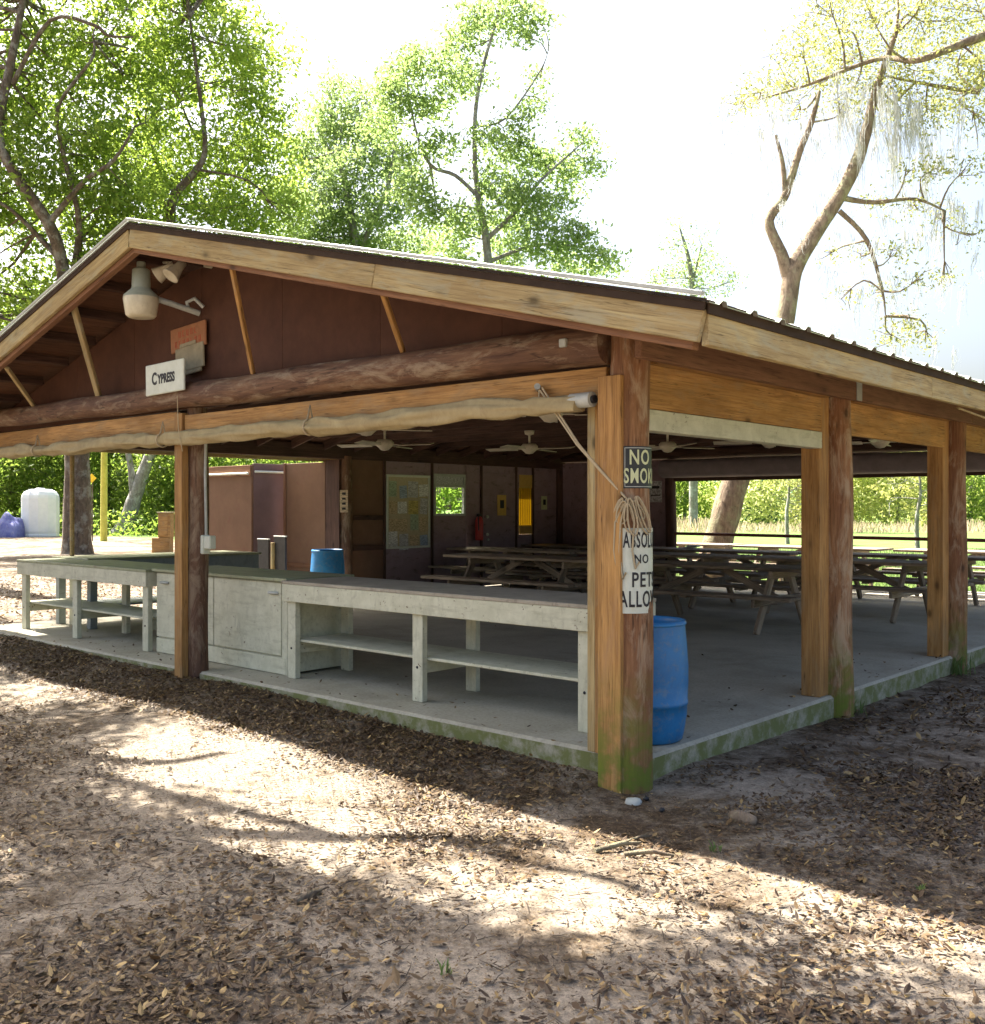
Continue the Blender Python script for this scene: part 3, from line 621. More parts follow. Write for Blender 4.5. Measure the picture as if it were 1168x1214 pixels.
for k in range(9):                         # loops of the coil hanging from the knot
    ac_ = (-30, -24, -14, -4, 4, 12, 20, 27, 33)[k] + rr.uniform(-4, 4); hz = rr.uniform(.05, .115); wd = rr.uniform(7, 17); out = .010 + .005 * (k % 5)
    loop = []; rr2 = rr.uniform(-.03, .02)
    for j in range(17):
        u = 2 * math.pi * j / 16; dz_ = hz * math.cos(u); loop.append(on_post(ac_ * (1 - .45 * math.cos(u)) - 3 * math.cos(u) + wd * math.sin(u) * (.75 - .25 * math.cos(u)), 1.645 + rr2 - hz * .92 + dz_, out + .018 * (1 + math.cos(u)) * .5))
    mb.tube(loop, .0052, 6, cap=False)
for sx_, L_ in ((-34, .42), (-20, .46), (10, .40)):
    mb.tube([on_post(-6, 1.66, .03), on_post(sx_, 1.52, .025), on_post(sx_ - 4, 1.36, .02), on_post(sx_ + 4, 1.66 - L_, .015), on_post(sx_ + 12, 1.66 - L_ + .04, .02)], .006, 6)
mb.build('coil', MAT['rope'], rp)
mb = MB(); mb.tube([hook + Vector((-.04, .04, .01)), hook + Vector((.0, -.02, .015))], .02, 10); mb.build('hook', MAT['galv'], rp)

def post_sign(name, lab, a0, a1, z0, z1, mat, lines, inkm, border=None):
    o = empty(name, on_post((a0 + a1) / 2, z0), 0, lab, 'sign'); mb = MB(); n = 16; vs_ = []; fs = []
    for out in (.002, .0045):
        for z in (z0, z1):
            for k in range(n + 1): vs_.append(on_post(a0 + (a1 - a0) * k / n, z, out) if z == z0 else Vector((*on_post(a0 + (a1 - a0) * k / n, z0, out).to_2d(), z)))
    q = n + 1
    for k in range(n):
        fs += [(k, k + 1, q + k + 1, q + k)[::-1], (2 * q + k, 2 * q + k + 1, 3 * q + k + 1, 3 * q + k), (q + k, q + k + 1, 3 * q + k + 1, 3 * q + k), (k, 2 * q + k, 2 * q + k + 1, k + 1)[::-1]]
    fs += [(0, q, 3 * q, 2 * q), (n, 2 * q + n, 3 * q + n, q + n)]
    mb.add(vs_, fs, None, 0, False); mb.build('sign_face', mat, o)
    rad = (on_post(0, z0, 0).to_2d() - Vector((-.03, -.045))).length; ac = (a0 + a1) / 2
    def bend(me):
        v = np.empty(len(me.vertices) * 3); me.vertices.foreach_get('co', v); v = v.reshape(-1, 3); a = ca + R_(1) * ac + v[:, 0] / rad; rr_ = rad + .0062 + v[:, 2]
        out = np.stack([-.03 + rr_ * np.cos(a), -.045 + rr_ * np.sin(a), v[:, 1]], 1); me.vertices.foreach_set('co', out.ravel()); me.update()
    for s_, zc, sz, sq, dx in lines:
        me = textmesh(s_, sz, (sq, 1), sz * .016, .0008, space=1.13); v = np.empty(len(me.vertices) * 3); me.vertices.foreach_get('co', v); v = v.reshape(-1, 3); v[:, 1] += zc; v[:, 0] += dx; me.vertices.foreach_set('co', v.ravel())
        bend(me); me.materials.append(inkm); link_mesh('lettering', me, o, Matrix.Identity(4))
    if border:
        hw = R_((a1 - a0) / 2) * rad - .008; b = MB(); wv = .004
        for x0, x1, y0, y1 in [(-hw, hw, z0 + .008, z0 + .008 + wv), (-hw, hw, z1 - .008 - wv, z1 - .008), (-hw, -hw + wv, z0 + .012, z1 - .012), (hw - wv, hw, z0 + .012, z1 - .012)]:
            nn = max(1, int((x1 - x0) / .02)); pts_ = [(x0 + (x1 - x0) * k / nn, yy, 0) for yy in (y0, y1) for k in range(nn + 1)]
            b.add(pts_, [(k, k + 1, nn + 2 + k, nn + 1 + k) for k in range(nn)])
        me = bpy.data.meshes.new('border'); me.from_pydata(b.v, [], b.f); bend(me); me.materials.append(border); link_mesh('border', me, o, Matrix.Identity(4))
    return o
zz = lambda py, D=5.72: 1.6 + (603 - py) / FPX * D
post_sign('no_smoking_sign', 'black sign reading NO SMOKING wrapped round the corner post', -17, 131, zz(579), zz(529), MAT['signblack'], [('NO', zz(543), .118, .66, -.06), ('SMOKING', zz(565), .118, .55, 0.005)], MAT['inkyellow'], MAT['galv'])
post_sign('no_pets_sign', 'white sign reading ABSOLUTELY NO PETS ALLOWED wrapped round the corner post', -19, 131, zz(727), zz(626), MAT['signwhite'], [('ABSOLUTELY', zz(641), .125, .42, 0.01), ('NO', zz(663), .07, .8, -.055), ('PETS', zz(688), .118, .68, -.025), ('ALLOWED', zz(711), .128, .56, .0)], MAT['ink'])

# ------------------------------------------------------------------ barrels
def barrel(loc, r, h, lab):
    o = empty('plastic_barrel', loc, 0, lab, 'barrel', 'blue plastic barrels')
    k = r / .26; mb = MB(); mb.lathe([(.0, .012), (.205 * k, .0), (.22 * k, .012), (.232 * k, .08 * h), (.25 * k, .22 * h), (.252 * k, .30 * h), (.258 * k, .305 * h), (.258 * k, .335 * h), (.254 * k, .34 * h), (.26 * k, .5 * h), (.26 * k, .62 * h), (.25 * k, .80 * h), (.238 * k, .97 * h), (.241 * k, h), (.229 * k, h), (.226 * k, .96 * h), (.236 * k, .6 * h), (.21 * k, .04 * h), (.0, .04 * h)], loc, 40)
    mb.build('shell', MAT['blue'], o)
    mb = MB(); mb.lathe([(.241 * k, 0), (.247 * k, .004), (.247 * k, .016), (.241 * k, .02)], Vector(loc) + Vector((0, 0, h - .028)), 40); mb.build('rim', MAT['blue'], o)
barrel((-.235, .47, .153), .245, .75, 'blue open topped plastic barrel on the slab right behind the corner post')
barrel((-8.93, 4.86, .153), .26, .82, 'blue barrel beside the dark pole, behind the white serving counter')

# ------------------------------------------------------------------ serving tables and cabinet
def serving_table(x0, x1, lab, topmat, legs, y0=.30, y1=.98):
    o = empty('serving_table', ((x0 + x1) / 2, (y0 + y1) / 2, .15), 0, lab, 'table'); zt_ = .985
    blk('tabletop', (x0, y0 - .02, zt_ - .028), (x1, y1 + .02, zt_), topmat, o)
    blk('apron', (x0 + .004, y0 - .016, .81), (x1 - .004, y0 + .02, zt_ - .0285), MAT['white'], o); blk('apron', (x0 + .004, y1 - .02, .81), (x1 - .004, y1 + .016, zt_ - .0285), MAT['white'], o)
    blk('apron', (x0 + .004, y0 + .021, .81), (x0 + .04, y1 - .021, zt_ - .0285), MAT['white'], o); blk('apron', (x1 - .04, y0 + .021, .81), (x1 - .004, y1 - .021, zt_ - .0285), MAT['white'], o)
    for lx in legs:
        blk('leg', (lx - .055, y0 + .021, .152), (lx + .055, y0 + .075, .93), MAT['white'], o); blk('leg', (lx - .055, y1 - .075, .152), (lx + .055, y1 - .021, .93), MAT['white'], o)
        mb = MB(); mb.lathe([(.0, .006), (.009, .005), (.011, 0)], seg=8, M=Matrix.Translation((lx, y0 + .021, .41)) @ Matrix.Rotation(R_(90), 4, 'X')); mb.build('bolt', MAT['ink'], o)
        blk('crossbar', (lx - .02, y0 + .076, .36), (lx + .02, y1 - .076, .46), MAT['white'], o)
    for a, b in zip(legs, legs[1:]):
        blk('shelf', (a - .02 if a == legs[0] else a + .001, y0 + .077, .462), (b - .001, y1 - .077, .484), MAT['white'], o)
    return o
serving_table(-3.83, -.52, 'white wooden serving table with lower shelf nearest the corner post', MAT['counterbrown'], [-3.74, -2.19, -.63])
serving_table(-9.15, -6.10, 'white wooden serving table with greenish top at the left end of the slab', MAT['counter'], [-9.04, -7.72, -6.18])
cb = empty('serving_cabinet', (-4.9, .7, .15), 0, 'white wooden cabinet between the two serving tables behind the middle post', 'cabinet')
blk('body', (-6.06, .40, .17), (-3.87, 1.05, .965), MAT['white'], cb); blk('countertop', (-6.09, .34, .966), (-3.835, 1.10, .995), MAT['counter'], cb)
blk('kick_board', (-6.05, .372, .155), (-3.90, .399, .30), MAT['white'], cb)
d1 = blk('cabinet_door', (-6.05, .374, .315), (-5.02, .399, .955), MAT['white'], cb); d2 = blk('cabinet_door', (-5.01, .374, .315), (-3.96, .399, .955), MAT['white'], cb)
for dd, x in ((d1, -5.88), (d2, -4.06)):
    mb = MB(); mb.tube([(x - .06, .372, .86), (x - .05, .352, .862), (x + .05, .352, .862), (x + .06, .372, .86)], .013, 8); mb.build('handle', MAT['galv'], dd)
blk('side_rail', (-3.95, .376, .15), (-3.872, .399, .955), MAT['white'], cb)
bc = empty('back_counter', (-8.8, 2.0, .15), 0, 'blue grey counter along the left side of the slab behind the cabinet', 'counter')
blk('countertop', (-9.3, .78, .972), (-8.35, 3.25, 1.0), MAT['counter'], bc); blk('front_board', (-8.40, .80, .72), (-8.37, 3.22, .971), MAT['graycounter'], bc); blk('front_board', (-9.28, .79, .80), (-8.401, .815, .971), MAT['graycounter'], bc)
blk('front_board', (-9.28, 3.19, .72), (-8.401, 3.22, .971), MAT['graycounter'], bc)
for xx, yy in ((-8.42, .87), (-8.42, 2.0), (-8.42, 3.15), (-9.25, .87), (-9.25, 3.15)): blk('leg', (xx - .045, yy - .045, .152), (xx + .045, yy + .045, .971), MAT['graycounter'], bc)
blk('shelf', (-9.2, .93, .40), (-8.47, 3.1, .425), MAT['graycounter'], bc)
for x, y in ((-8.6, 2.3), (-8.5, 2.75)):
    pass
# conduit pole and outlet
tag((lambda b: (b.tube([(-9.22, 1.0, 1.0), (-9.22, 1.0, 2.42)], .028, 10), b.build('steel_pole', MAT['fascia'], None))[1])(MB()), 'thin pale pole standing on the back counter at the left opening', 'pole')
oc = empty('outlet_box', (-4.56, .0, 1.3), 0, 'white conduit and outlet box on the side of the middle front post', 'outlet')
mb = MB(); mb.tube([(-4.64, .06, 1.36), (-4.64, .05, 1.9), (-4.64, .06, 2.45)], .014, 8); mb.build('conduit', MAT['galv'], oc)
mb = MB(); mb.box((-4.64, .05, 1.28), (.045, .08, .17), bev=.008); mb.build('box', MAT['signwhite'], oc)
mb = MB(); mb.box((-4.565, .05, 1.30), (.10, .07, .12), bev=.01); mb.build('cover', MAT['signwhite'], oc)
# dark things leaning at the recess
for x, y, h_, lab in ((-10.25, 4.62, .95, 'black upright metal panel at the end of the back counter'), (-9.86, 4.66, 1.0, 'second black metal panel, nearer the brown screen leaf')):
    o = empty('metal_panel', (x, y, 0), 0, lab, 'panel'); blk('sheet', (x - .15, y - .015, 0), (x + .15, y + .015, .15 + h_), MAT['black'], o); blk('edge_strip', (x - .155, y - .02, .15 + h_ + .001), (x + .155, y + .02, .15 + h_ + .02), MAT['galv'], o)
tag(blk('wooden_stake', (-10.04, 4.60, 0), (-9.99, 4.65, 1.06), MAT['fascia']), 'pale wooden stake standing between the two black panels', 'stake')

# ------------------------------------------------------------------ picnic tables
def make_picnic():
    o = empty('picnic_table', (0, 0, 0)); L = 2.75
    for k in range(5): board('top_plank', (-L / 2, -.32 + k * .16, .735), (L / 2, -.32 + k * .16, .735), .150, .038, MAT['pictable'], o)
    for s in (-1, 1):
        for k in range(2): board('seat_plank', (-L / 2, s * (.64 + k * .155), .435), (L / 2, s * (.64 + k * .155), .435), .145, .038, MAT['pictable'], o)
    for e in (-1, 1):
        x = e * (L / 2 - .5)
        for s in (-1, 1): board('leg', (x, s * .66, .0), (x, s * .22, .715), .045, .10, MAT['pictable'], o, up=(0, 1, 0))
        board('seat_bearer', (x + .046, -.84, .37), (x + .046, .84, .37), .042, .09, MAT['pictable'], o); board('top_bearer', (x + .046, -.39, .67), (x + .046, .39, .67), .042, .09, MAT['pictable'], o)
        board('diagonal_brace', (x - e * .03, 0, .36), (e * .12, 0, .70), .04, .085, MAT['pictable'], o)
    board('center_cleat', (0, -.38, .695), (0, .38, .695), .09, .038, MAT['pictable'], o)
    board('seat_cleat', (0, -.80, .40), (0, -.58, .40), .09, .03, MAT['pictable'], o); board('seat_cleat', (0, .58, .40), (0, .80, .40), .09, .03, MAT['pictable'], o)
    return o
proto = make_picnic(); G = 'long picnic tables under the pavilion roof'
spots = [(-6.15, 6.35, 'dark weathered picnic table in front of the notice board, nearest row left'), (-3.10, 6.35, 'weathered picnic table in the nearest row, right of the corner post'),
         (-8.0, 8.3, 'picnic table in the middle row in front of the dark door'), (-2.35, 8.6, 'picnic table in the middle row with its end showing past the second side post'),
         (-5.2, 10.35, 'picnic table in the back row with papers lying on its top'), (-2.3, 10.5, 'picnic table in the back row beside the end rail'), (-1.75, 12.75, 'picnic table out past the end rail in daylight'),
         (-5.25, 8.5, 'picnic table in the middle row between the door table and the open end'), (-8.05, 10.4, 'picnic table in the back row hard against the dark plywood wall'), (-4.75, 12.7, 'picnic table past the end rail beside the daylight one'), (-7.7, 12.8, 'picnic table past the end rail nearest the leaning oak')]
for i, (x, y, lab) in enumerate(spots):
    o = proto if i == 0 else copy_tree(proto)
    o.location = (x, y, .151); o.rotation_euler = (0, 0, R_(rng.uniform(-1.5, 1.5))); tag(o, lab, 'picnic table', G)
# odds and ends lying on the tables
for (x, y, sx_, sy_, sz_, mt, nm, lab) in [(-7.4, 10.3, .30, .22, .20, 'paperblue', 'cardboard_box', 'pale blue box on the back table by the dark wall'), (-5.9, 10.42, .30, .18, .05, 'paperwhite', 'paper_stack', 'small heap of white papers on the back row table'), (-7.75, 10.35, .18, .18, .17, 'black', 'dark_box', 'dark box beside the pale blue box')]:
    o = empty(nm, (x, y, .905), 0, lab, 'box' if 'box' in nm else 'papers')
    mb = MB()
    if 'paper' in nm:
        for k in range(5): mb.box((x + rng.uniform(-.1, .1), y + rng.uniform(-.06, .06), .912 + k * .012), (.2, .15, .008), bev=.002)
    else: mb.box((x, y, .908 + sz_ / 2), (sx_, sy_, sz_), bev=.008)
    mb.build('body', MAT[mt], o)
    if 'box' in nm: mb = MB(); mb.box((x + sx_ * .25, y, .908 + sz_ + .006), (sx_ * .48, sy_, .008), M=None, bev=.002); mb.build('flap', MAT[mt], o)

# ------------------------------------------------------------------ ceiling fans
def make_fan():
    o = empty('ceiling_fan', (0, 0, 0)); mb = MB(); mb.lathe([(.0, 0), (.07, 0), (.06, -.05), (.015, -.065), (.014, -.17), (.03, -.18)], seg=16); mb.build('downrod', MAT['cream'], o, Matrix.Identity(4))
    mb = MB(); mb.lathe([(.0, -.175), (.09, -.18), (.115, -.21), (.115, -.25), (.08, -.28), (.05, -.31), (.0, -.32)], seg=20); mb.build('motor', MAT['cream'], o, Matrix.Identity(4))
    for k in range(4):
        M = Matrix.Rotation(R_(90 * k), 4, 'Z'); mb = MB(); mb.box((.17, 0, -.245), (.14, .03, .012)); mb.build('blade_arm', MAT['cream'], o, M)
        mb = MB(); mb.box((.44, 0, 0), (.46, .125, .010), bev=.003, M=Matrix.Translation((0, 0, -.245)) @ Matrix.Rotation(R_(12), 4, 'X')); mb.build('blade', MAT['cream'], o, M)
    return o
fan = make_fan(); joist = lambda y: .93 * max(1, round(y / .93))
fans = [(-6.35, 3.8, 20, 'ceiling fan hung left of the notice board'), (-5.5, 5.8, 10, 'ceiling fan hung in front of the dark door'), (-4.55, 1.52, 55, 'ceiling fan nearest the middle front post'), (-2.15, 1.7, 38, 'ceiling fan nearest the corner post'), (-2.45, 6.14, 25, 'ceiling fan seen left of the second side post'), (-1.45, 7.08, 15, 'ceiling fan seen right of the second side post'), (-3.9, 6.9, 60, 'ceiling fan hung just right of the corner post, further in')]
for i, (x, y, a, lab) in enumerate(fans):
    o = fan if i == 0 else copy_tree(fan); o.location = (x, joist(y), 2.658); o.rotation_euler = (0, 0, R_(a)); tag(o, lab, 'ceiling fan', 'ceiling fans under the joists')

# ------------------------------------------------------------------ things on the back wall
FX = XL + .032
nb = empty('notice_board', (XL + .02, 6.97, 1.55), 0, 'tall framed notice board covered in papers on the dark wall', 'notice board')
mb = MB(); mb.box((FX - .018, 6.97, 1.55), (.02, .98, 1.22), bev=.002); mb.build('backing', MAT['cork'], nb)
for lo, hi in (((6.46, .92), (7.48, .96)), ((6.46, 2.14), (7.48, 2.18)), ((6.46, .96), (6.50, 2.14)), ((7.44, .96), (7.48, 2.14))): blk('frame', (FX - .02, lo[0], lo[1]), (FX + .015, hi[0], hi[1]), MAT['signwhite'], nb)
r2 = random.Random(5); pk = ['paperwhite', 'papertan', 'papergrey', 'papertan', 'papergreen', 'paperblue', 'paperyellow', 'papergrey', 'papertan', 'paperwhite', 'papergreen', 'paperblue', 'papertan', 'papergrey', 'papertan', 'paperwhite']
for k in range(16):
    yy = 6.60 + (k % 4) * .245 + r2.uniform(-.02, .02); z_ = 1.06 + (k // 4) * .285 + r2.uniform(-.03, .03); mb = MB(); mb.box((0, 0, 0), (.003, r2.uniform(.17, .24), r2.uniform(.2, .28)), bev=.0005)
    mb.build('paper', MAT[pk[(k * 7) % 16]], nb, Matrix.Translation((FX - .005 + .001 * (k % 4), yy, z_)) @ Matrix.Rotation(R_(r2.uniform(-5, 5)), 4, 'X'))
def wall_sign(name, lab, y0, y1, z0, z1, face, mark):
    o = empty(name, (XL, (y0 + y1) / 2, z0), 0, lab, 'sign'); blk('sign_face', (XL + .013, y0, z0), (XL + .028, y1, z1), face, o)
    mb = MB(); mb.box((XL + .030, (y0 + y1) / 2, z0 + (z1 - z0) * .55), (.003, (y1 - y0) * .45, (z1 - z0) * .4), bev=.0005); mb.build('mark', mark, o)
wall_sign('door_sign', 'small gold coloured sign on the dark door', 9.27, 9.52, 1.47, 1.86, MAT['brass'], MAT['ink'])
wall_sign('wall_sign', 'small pale sign with a dark oval beside the narrow yellow window', 10.58, 10.76, 1.58, 1.85, MAT['inkyellow'], MAT['ink'])
ex = empty('fire_extinguisher', (XL + .12, 8.66, 1.0), 0, 'red fire extinguisher hung on the dark wall left of the door', 'extinguisher')
mb = MB(); mb.lathe([(.0, .0), (.07, .0), (.075, .02), (.075, .36), (.05, .42), (.02, .44), (.0, .44)], (XL + .12, 8.66, 1.02), 18); mb.build('cylinder', MAT['red'], ex)
mb = MB(); mb.box((XL + .12, 8.66, 1.48), (.05, .09, .05)); mb.tube([(XL + .12, 8.66, 1.48), (XL + .17, 8.58, 1.46), (XL + .19, 8.57, 1.2)], .012, 6); mb.build('valve', MAT['black'], ex)
ps = empty('pole_sign', (XL + .13, 5.55, 1.7), 0, 'narrow pale sign with worn lettering on the dark pole', 'sign')
mb = MB(); mb.box((0, 0, 0), (.13, .012, .36), bev=.002); Mp = Matrix.Translation((XL + .085, 5.50, 1.72)) @ Matrix.Rotation(YAW, 4, 'Z'); mb.build('sign_face', MAT['papertan'], ps, Mp)
mb = MB()
for k in range(4): mb.box((.0, -.008, .12 - k * .08), (.06, .003, .035), bev=.0005)
mb.build('lettering', MAT['ink'], ps, Mp)
ws = empty('end_wall_sign', (-7.1, LY - .03, 1.9), 0, 'white printed notice on the dark end wall beside the far opening', 'sign')
blk('sign_face', (-7.22, LY - .045, 1.72), (-6.95, LY - .033, 2.12), MAT['papergrey'], ws)
mb = MB(); mb.box((-7.085, LY - .048, 2.0), (.18, .003, .05), bev=.0005); mb.box((-7.085, LY - .048, 1.85), (.2, .003, .02), bev=.0005); mb.build('lettering', MAT['ink'], ws)
# cable drooping along the eave
mb = MB(); mb.tube([(.86 - .03, 3.0 + k * .45, roofz(.86, .235) - .012 - .05 * math.sin(min(1, k / 7) * math.pi)) for k in range(10)], .009, 6)
tag(mb.build('cable', MAT['fascia'], None), 'thin pale cable drooping under the right eave fascia', 'cable')

# ------------------------------------------------------------------ leaves, trees
def leaf_mesh(name, C, size, mat, up_bias=0.3, aspect=.5, sizevar=.6, droop=0):
    n = len(C); C = np.asarray(C); d = rng.normal(size=(n, 3)); d[:, 2] -= droop; d /= np.linalg.norm(d, axis=1)[:, None]
    nn = rng.normal(size=(n, 3)); nn[:, 2] += up_bias * 2; s_ = np.cross(d, nn); s_ /= np.linalg.norm(s_, axis=1)[:, None] + 1e-9
    k = np.cross(s_, d); L = size * (1 + sizevar * rng.uniform(-1, 1, n))[:, None]; wv = L * aspect * rng.uniform(.75, 1.2, n)[:, None]
    a = C - d * L * .5; b = C + s_ * wv * .5 + k * L * .08; c = C + d * L * .5 - k * L * .06; e = C - s_ * wv * .5 + k * L * .08
    v = np.stack([a, b, c, e], 1).reshape(-1, 3); return quads(name, v, np.arange(4 * n).reshape(n, 4), mat)
def sprays(cl, n_per_m2=1.0, size=.13, spray=.38):
    """leaf centres: each clump is filled by small sprays of leaves"""
    out = []
    for (c, r, dens) in cl:
        n = int(dens); ns = max(3, n // 22); u = rng.normal(size=(ns, 3)); u /= np.linalg.norm(u, axis=1)[:, None]; rr_ = rng.uniform(.15, 1, ns) ** .5
        cen = np.array(c) + u * rr_[:, None] * np.array(r); k = rng.integers(0, ns, n); sp = rng.normal(size=(n, 3)) * spray * np.array([1, 1, .6]); out.append(cen[k] + sp)
    return np.concatenate(out)
def smooth_path(pts, rad, k=4):
    pts = [Vector(p) for p in pts]; P_, R2 = [], []
    for i in range(len(pts) - 1):
        p0, p1, p2, p3 = pts[max(i - 1, 0)], pts[i], pts[i + 1], pts[min(i + 2, len(pts) - 1)]
        for j in range(k):
            u = j / k; P_.append(.5 * ((2 * p1) + (p2 - p0) * u + (2 * p0 - 5 * p1 + 4 * p2 - p3) * u * u + (3 * p1 - p0 - 3 * p2 + p3) * u ** 3)); R2.append(rad[i] + (rad[i + 1] - rad[i]) * u)
    P_.append(pts[-1]); R2.append(rad[-1]); return P_, R2
def tree(name, lab, base, limbs, clusters, leaf, bark, size=.13, spray=.38, group=None, aspect=.5, twigs=True, moss=None, cat='tree', droop=0, seg=10):
    o = empty(name, base, 0, lab, cat, group); mb = MB(); allp = []
    for pts, rad in limbs:
        P_, R2 = smooth_path(pts, rad); mb.tube(P_, R2, seg if rad[0] > .12 else 6, rough=.12); allp += P_
    if twigs and clusters:
        A = np.array([tuple(q) for q in allp])
        for (c, r, dens) in clusters:
            c = np.array(c); i = int(np.argmin(np.linalg.norm(A - c, axis=1) + .25 * np.maximum(0, A[:, 2] - c[2])))
            s0 = Vector(A[i]); e0 = Vector(c); md_ = (s0 + e0) / 2 + Vector(rng.normal(size=3) * .12 * (e0 - s0).length)
            Lr = min(.09, .018 + .010 * (e0 - s0).length)
            P_, R2 = smooth_path([s0, md_, e0], [Lr, Lr * .65, Lr * .3], 3); mb.tube(P_, R2, 5, cap=False)
            for q in range(4):
                e1 = e0 + Vector(rng.normal(size=3) * np.array(r) * .55); mb.tube([md_.lerp(e0, .6), (e0 + e1) / 2 + Vector(rng.normal(size=3) * .08), e1], [Lr * .4, Lr * .28, .006], 4, cap=False)
    mb.build('trunk', bark, o)
    if clusters:
        me = leaf_mesh('crown', sprays(clusters, size=size, spray=spray), size, leaf, aspect=aspect, droop=droop); link_mesh('crown', me, o, Matrix.Identity(4))
    if moss is not None: link_mesh('hanging_moss', moss, o, Matrix.Identity(4))
    return o
def mpx(D): return D / FPX
def clus(lst, D, n=420, dj=2.0, zr=.8):
    out = []
    for (px, py, r) in lst:
        d = D + rng.uniform(-dj, dj); rm = r * d / FPX; out.append((tuple(P(px, py, d)), (rm, rm * 1.1, rm * zr), n * (r / 38) ** 2))
    return out
# left oaks behind the pavilion
def fill(poly_fn, x0, x1, y0, y1, step, r):
    out = []
    for y in np.arange(y0, y1, step):
        for x in np.arange(x0, x1, step):
            q = (x + rng.uniform(-.4, .4) * step, y + rng.uniform(-.4, .4) * step)
            if poly_fn(*q): out.append((q[0], q[1], r * rng.uniform(.75, 1.2)))
    return out
D1 = 36
holes = [(150, 60, 24), (62, 22, 22), (-5, 290, 26), (128, 120, 16), (240, 40, 14), (108, 95, 20), (300, 20, 24)]
ok = lambda x, y: all(math.hypot(x - a, y - b) > c for a, b, c in holes)
fA = fill(lambda x, y: ok(x, y), -90, 180, -70, 470, 36, 34)
tree('oak_tree', 'large dark limbed oak at the far left whose crown fills the upper left corner', P(90, 656, D1),
     [([P(92, 672, D1), P(91, 640, D1), P(92, 535, D1), P(86, 420, D1 - .5), P(73, 310, D1 - 1.2), P(56, 262, D1 - 1.8), P(22, 212, D1 - 2.2), P(-2, 160, D1 - 2.4), P(12, 80, D1 - 2.2), P(28, 0, D1 - 2)], [.75, .5, .43, .38, .22, .20, .18, .17, .14, .09]),
      ([P(73, 310, D1 - 1.2), P(50, 285, D1 - 1), P(15, 250, D1 - 1.6), P(-20, 230, D1 - 2)], [.11, .10, .07, .05]), ([P(80, 370, D1), P(92, 300, D1 - .5), P(92, 250, D1 - 1.4), P(70, 160, D1 - 2), P(72, 120, D1 - 2.2), P(108, 72, D1 - 2.3), P(112, 50, D1 - 2)], [.2, .14, .10, .07, .06, .055, .03]),
      ([P(15, 100, D1 - 2.2), P(60, 24, D1 - 2.5), P(112, 30, D1 - 2.6), P(128, 42, D1 - 2.6), P(158, 44, D1 - 2.4)], [.09, .07, .06, .05, .03]), ([P(60, 262, D1 - 1.8), P(100, 215, D1 - 2.2), P(135, 190, D1 - 2.4), P(160, 150, D1 - 2.2)], [.12, .09, .07, .03])],
     clus(fA, D1, 780), MAT['leafA'], MAT['bark'], .185, .34, 'oaks behind the pavilion')
D2 = 39
fB = fill(lambda x, y: ok(x, y) and x < 338 - max(0, 120 - y) * .28 + 8 * math.sin(y * .05), 175, 360, -60, 420, 36, 34)
tree('oak_tree', 'oak with dense green crown standing left of the centre behind the ridge', P(228, 650, D2),
     [([P(228, 660, D2), P(226, 500, D2), P(212, 340, D2), P(203, 245, D2 - 2), P(228, 208, D2 - 2.4), P(243, 180, D2 - 2.4), P(238, 120, D2 - 2.2), P(225, 20, D2 - 2)], [.4, .33, .24, .16, .13, .10, .08, .04]),
      ([P(228, 208, D2), P(270, 205, D2 + 1), P(310, 225, D2 + 1)], [.1, .07, .03]), ([P(200, 270, D2), P(185, 190, D2), P(160, 130, D2 - 1)], [.12, .09, .05]), ([P(243, 180, D2), P(226, 150, D2), P(214, 120, D2)], [.06, .05, .03])],
     clus(fB, D2, 760), MAT['leafA'], MAT['bark'], .19, .34, 'oaks behind the pavilion')
# pale tree behind, then the centre tree
D3 = 50
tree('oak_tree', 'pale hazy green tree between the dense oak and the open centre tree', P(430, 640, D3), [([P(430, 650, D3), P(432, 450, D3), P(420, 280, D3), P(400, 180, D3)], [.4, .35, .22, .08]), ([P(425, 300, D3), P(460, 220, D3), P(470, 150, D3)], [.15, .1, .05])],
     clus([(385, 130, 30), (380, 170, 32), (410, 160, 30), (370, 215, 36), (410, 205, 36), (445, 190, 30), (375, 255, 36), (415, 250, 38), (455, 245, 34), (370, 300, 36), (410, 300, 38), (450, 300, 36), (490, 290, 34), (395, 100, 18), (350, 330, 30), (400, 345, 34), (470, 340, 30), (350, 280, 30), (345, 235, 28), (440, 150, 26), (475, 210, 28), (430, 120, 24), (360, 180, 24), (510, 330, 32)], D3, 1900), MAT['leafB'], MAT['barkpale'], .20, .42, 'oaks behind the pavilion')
D4 = 38
